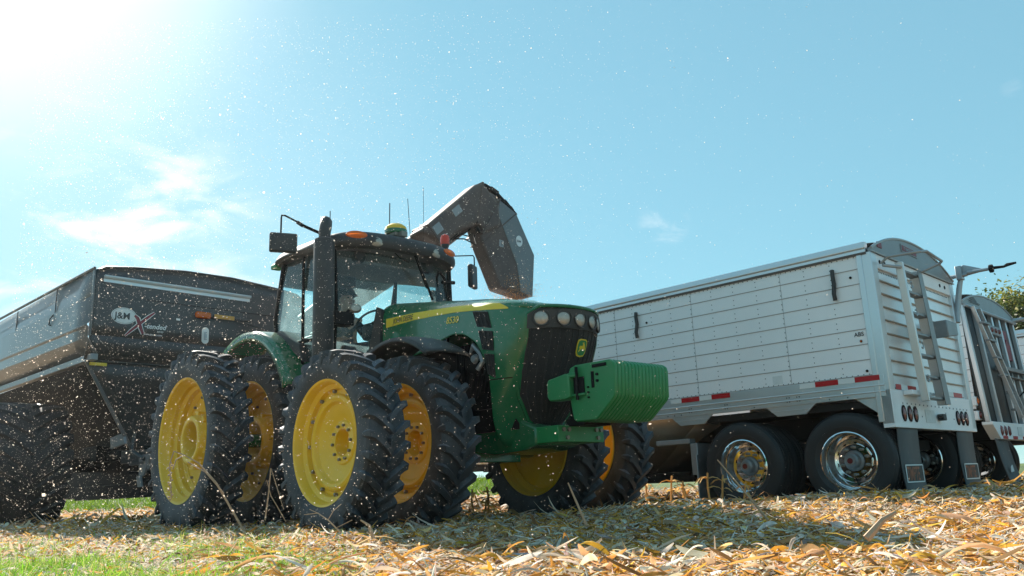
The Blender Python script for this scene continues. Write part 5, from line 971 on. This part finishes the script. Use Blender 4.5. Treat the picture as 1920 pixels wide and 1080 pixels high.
# corn stubble stalks (counted)
def stalk(p, h, lean_, az, label, grp='cut corn stalks standing beside the front wheels'):
    b_ = MB(); x, y = p; z = float(gh(x, y)); d = Vector((cos(az) * sin(lean_), sin(az) * sin(lean_), cos(lean_))); P = [Vector((x, y, z - .02)) + d * (h * t) + Vector((.01 * sin(t * 5 + az), .01 * cos(t * 4), 0)) for t in (0, .3, .6, .85, 1)]
    b_.tube(P, [.013, .012, .011, .010, .011], 8); b_.lathe([(.013, -.006), (.0155, 0), (.013, .006)], 8, tuple(P[2]), axis='z')
    me_o = b_.build('corn_stalk', 'residue_s', None); 
    leafm = MB()
    for q in range(8):
        a0 = az + q * 2.1 + random.random(); t0 = P[min(3, q)]; Lf = h * random.uniform(.30, .65)
        pts = [t0 + Vector((cos(a0) * Lf * s_, sin(a0) * Lf * s_, Lf * (.55 * s_ - .9 * s_ * s_))) for s_ in (0, .3, .6, .9)]; wd = Vector((-sin(a0), cos(a0), .4)) * .016; o_ = len(leafm.v)
        for i, p_ in enumerate(pts): leafm.v += [tuple(p_ - wd * (1.1 - .3 * i)), tuple(p_ + wd * (1.1 - .3 * i))]
        for i in range(3): leafm.f.append((o_ + 2 * i, o_ + 2 * i + 2, o_ + 2 * i + 3, o_ + 2 * i + 1))
    lo = leafm.build('leaf', 'residue_s', me_o, recalc=False); tag(me_o, label, 'corn stalk', grp); return me_o
M['residue_s'] = mat('dry corn stalk', (.66, .40, .15), .8, var=.35, scale=30, transl=.3, spec=.1)
def at(u, v, Y):      # pixel of the photo (1920x1080) to a world point at depth Y, used once to read positions off the photo
    f, p, r, h = 1558.1, .2375, -.0396, .304
    d = Vector(((u - 960) / f, -(v - 540) / f)); rt = Vector((1, 0, 0)); up = Vector((0, -sin(p), cos(p))); fw = Vector((0, cos(p), sin(p)))
    R_ = rt * cos(r) + up * sin(r); U_ = -rt * sin(r) + up * cos(r); q = R_ * d.x + U_ * d.y + fw; q *= Y / q.y; return Vector((q.x, q.y, q.z + h))
for (x, y, h, ln, az, lb) in ((1.42, 9.4, .36, .15, 2.5, 'upright golden corn stalk left of the polished far wheel rim'), (1.60, 9.3, .40, .2, .4, 'golden corn stalk right in front of the polished far wheel rim'), (1.88, 9.5, .34, .25, 2.8, 'leaning golden corn stalk midway between tractor and trailer wheels'), (2.02, 9.2, .40, .12, 1.2, 'tall forked golden corn stalk before the hopper'), (2.18, 9.4, .38, .2, .3, 'golden corn stalk nearest the front trailer wheel'), (2.30, 9.0, .30, .3, .1, 'short golden corn stalk touching the front trailer wheel'), (1.74, 8.9, .30, .3, 3.6, 'bent golden corn stalk just right of the polished far wheel rim'), (-.34, 9.4, .36, .15, 4.2, 'taller right-hand golden corn stalk between the tractor front wheels'), (-.50, 9.2, .34, .2, 1.9, 'glowing golden corn stalk between the tractor front wheels'), (-.42, 9.0, .30, .35, .3, 'short leaning golden corn stalk between the tractor front wheels')):
    stalk((x, y), h, ln, az, lb)
M['weed'] = mat('dead weed stem', (.42, .28, .18), .8, var=.25, scale=40)
def weed(pts, Y, r, name, label, sub=()):
    P = [at(u, v, Y + dy) for u, v, dy in pts]; b_ = MB(); b_.tube(P, [r * (1 - .6 * i / (len(P) - 1)) for i in range(len(P))], 6)
    for s_ in sub: b_.tube([at(u, v, Y + dy) for u, v, dy in s_], r * .45, 5)
    o = b_.build(name, 'weed', None); return tag(o, label, 'dead weed')
w1 = weed([(462, 1004, 0), (440, 965, 0), (405, 905, .02), (372, 868, .03), (345, 853, 0), (326, 846, 0)], 7.0, .011, 'weed_stalk', 'long dead weed stalk leaning across the rear dual wheel', [[(326, 846, 0), (318, 870, 0), (320, 905, 0), (321, 935, 0)], [(420, 925, 0), (385, 885, .02), (352, 866, 0)], [(345, 853, 0), (330, 862, 0), (324, 880, 0)]])
b_ = MB()
for k in range(16):
    p = at(319 + 3 * sin(k * 2.1), 868 + 4.6 * k, 7.0); b_.lathe([(0, -.010), (.010, -.004), (.010, .004), (0, .010)], 6, tuple(p + Vector((.006 * cos(k), 0, 0))), axis='z')
b_.build('seed_head', 'weed', w1)
weed([(497, 975, 0), (503, 930, 0), (508, 878, .02), (515, 900, .02), (532, 955, 0)], 6.6, .007, 'weed_stalk', 'thin crooked dead weed between the rear and front wheels', [[(508, 930, 0), (520, 950, 0), (536, 978, 0)], [(500, 900, 0), (508, 930, 0)]])
weed([(640, 1000, 0), (615, 975, 0), (596, 962, 0), (570, 965, .02)], 4.9, .005, 'weed_stalk', 'small branching dead weed at the foot of the front dual wheel', [[(615, 975, 0), (625, 958, 0), (640, 945, 0)], [(596, 962, 0), (580, 955, 0)], [(630, 990, 0), (660, 975, 0)]])
weed([(700, 1010, 0), (692, 985, 0), (676, 975, 0)], 4.6, .012, 'broken_stalk', 'broken orange corn stalk stub by the front tyre')
for pts, Y, r, lb in (([(1100, 985, 0), (1078, 935, 0), (1065, 905, 0)], 5.2, .009, 'thin greenish stalk standing in front of the tractor nose'), ([(1440, 975, 0), (1390, 915, 0), (1345, 862, 0)], 5.6, .009, 'long pale corn stalk leaning left before the front trailer wheel'), ([(1625, 1010, 0), (1655, 975, 0), (1680, 960, 0)], 3.2, .016, 'thick pale corn stalk lying tilted on the litter at right')):
    o = weed(pts, Y, r, 'fallen_stalk', lb); o.data.materials.clear(); o.data.materials.append(M['residue_s'] if 'orange' in lb else M['weed'])

# ------------------------------------------------------------ tree beyond the trailers
def tree(loc, H, cr, label):
    r2 = np.random.default_rng(11); root = empty('tree', loc, 0, label, 'tree'); b_ = MB(); tips = []
    def grow(p, d, r, L, lv):
        q = p + d * L; mid = p + d * L * .5 + Vector(r2.normal(size=3)) * L * .06; b_.tube([p, mid, q], [r, r * .85, r * .68], 7, cap=False)
        if lv <= 2: tips.append((mid, L)); tips.append((q, L))
        if lv == 0: return
        for k in range(3 if lv > 1 else 4):
            a = r2.random() * 2 * pi; sp = r2.uniform(.35, .85); o = d.orthogonal().normalized(); o = Matrix.Rotation(a, 3, d) @ o; grow(q, (d * cos(sp) + o * sin(sp) + Vector((0, 0, .12))).normalized(), r * .6, L * r2.uniform(.62, .82), lv - 1)
    grow(Vector((0, 0, -.1)), Vector((0, 0, 1)), H * .028, H * .30, 4); b_.build('trunk', 'bark', root, ang=60)
    T = np.array([tuple(t[0]) for t in tips]); n = 48000; i = r2.integers(0, len(T), n); P = T[i] + r2.normal(size=(n, 3)) * np.array([.34, .34, .24]) * (.5 + r2.random((n, 1))) * cr
    dens = np.sin(P[:, 0] * 2.1) * np.sin(P[:, 1] * 1.9 + 1) * np.sin(P[:, 2] * 2.3); P = P[(dens > -.35)]; n = len(P)
    V, F = strips(P, r2.random(n) * 2 * pi, r2.normal(0, .5, n), r2.normal(0, 1.2, n), np.exp(r2.normal(np.log(.085), .3, n)), np.exp(r2.normal(np.log(.05), .3, n)), r2.normal(0, .3, n), r2.normal(0, .5, n), seg=1, taper=0)
    pal = np.array([(.10, .13, .025), (.17, .19, .035), (.34, .28, .04), (.05, .08, .02)]); cl = (np.sin(P[:, 0] * 1.1 + 2) + np.sin(P[:, 2] * 1.3) + r2.normal(0, .7, n)); ci = np.digitize(cl, [-.9, .2, 1.2]); C = np.repeat(pal[[3, 0, 1, 2]][ci] * (1 + .15 * r2.normal(size=(n, 1))), 6, axis=0)
    o = stuff_mesh('crown', V, F, np.clip(C, .01, .9), 'leaf', None, None, kind=None); o.parent = root
tree((18.8, 27.5, .1), 6.9, 1.2, 'yellow-green tree standing beyond the trailers at the right edge')

# ------------------------------------------------------------ chaff in the air
n = 42000; u = rng.random(n); y = 1.1 * (14 / 1.1) ** (rng.random(n) ** .8); ax = np.clip(-.62 + np.abs(rng.normal(0, .34, n)) * 1.0, -.70, .60); ez_ = rng.random(n) ** 1.15 * .72 - .09
uni = rng.random(n) < .07; ax = np.where(uni, rng.random(n) * 1.3 - .66, ax); x = ax * y; z = .304 + ez_ * y * 1.0
k = (z > .05); x, y, z = x[k], y[k], z[k]; n = len(x)
w0 = np.array(t2w(-1.2, 3.9, 4.3)); nc = 4200; cl = w0 + rng.normal(size=(nc, 3)) * np.array([1.1, 1.0, .75]) + np.array([-.5, -.6, 0]); cl = cl[cl[:, 2] > 2.9]; x = np.concatenate([x, cl[:, 0]]); y = np.concatenate([y, cl[:, 1]]); z = np.concatenate([z, cl[:, 2]]); n = len(x)      # denser dust round the spout
big = rng.random(n) < .04
S = np.exp(rng.normal(np.log(.0023), .46, n)) * np.where(big, 1.6, 1.0) * np.clip(y / 6, .25, 1.4)
A_ = rng.normal(size=(n, 3)); A_ /= np.linalg.norm(A_, axis=1, keepdims=True); B_ = rng.normal(size=(n, 3)); B_ -= A_ * (A_ * B_).sum(1, keepdims=True); B_ /= np.linalg.norm(B_, axis=1, keepdims=True); P = np.stack([x, y, z], 1); a = A_ * S[:, None]; b = B_ * S[:, None] * rng.uniform(.4, .9, (n, 1))
V = np.stack([P - a, P - b, P + a, P + b], 1).reshape(-1, 3); F = np.arange(n * 4).reshape(n, 4)
stuff_mesh('airborne_chaff', V, F, None, 'chaff', 'swirl of tiny sunlit chaff flakes drifting in the air', 'chaff')

# ------------------------------------------------------------ dusty air
hz = MB(); hz.box(-640, 640, -80, 980, -1.6, 9.5); ho = hz.build('haze', 'white', None); ho.data.materials.clear()
hm = bpy.data.materials.new('dusty air'); hm.use_nodes = True; hn = hm.node_tree.nodes; hn.clear(); out = hn.new('ShaderNodeOutputMaterial'); pv = hn.new('ShaderNodeVolumePrincipled'); pv.inputs['Density'].default_value = .00035; pv.inputs['Anisotropy'].default_value = .55; pv.inputs['Color'].default_value = (.90, .94, .98, 1)
hm.node_tree.links.new(pv.outputs[0], out.inputs['Volume']); ho.data.materials.append(hm); tag(ho, 'pale dusty harvest air hanging over the field', 'haze', kind='stuff')
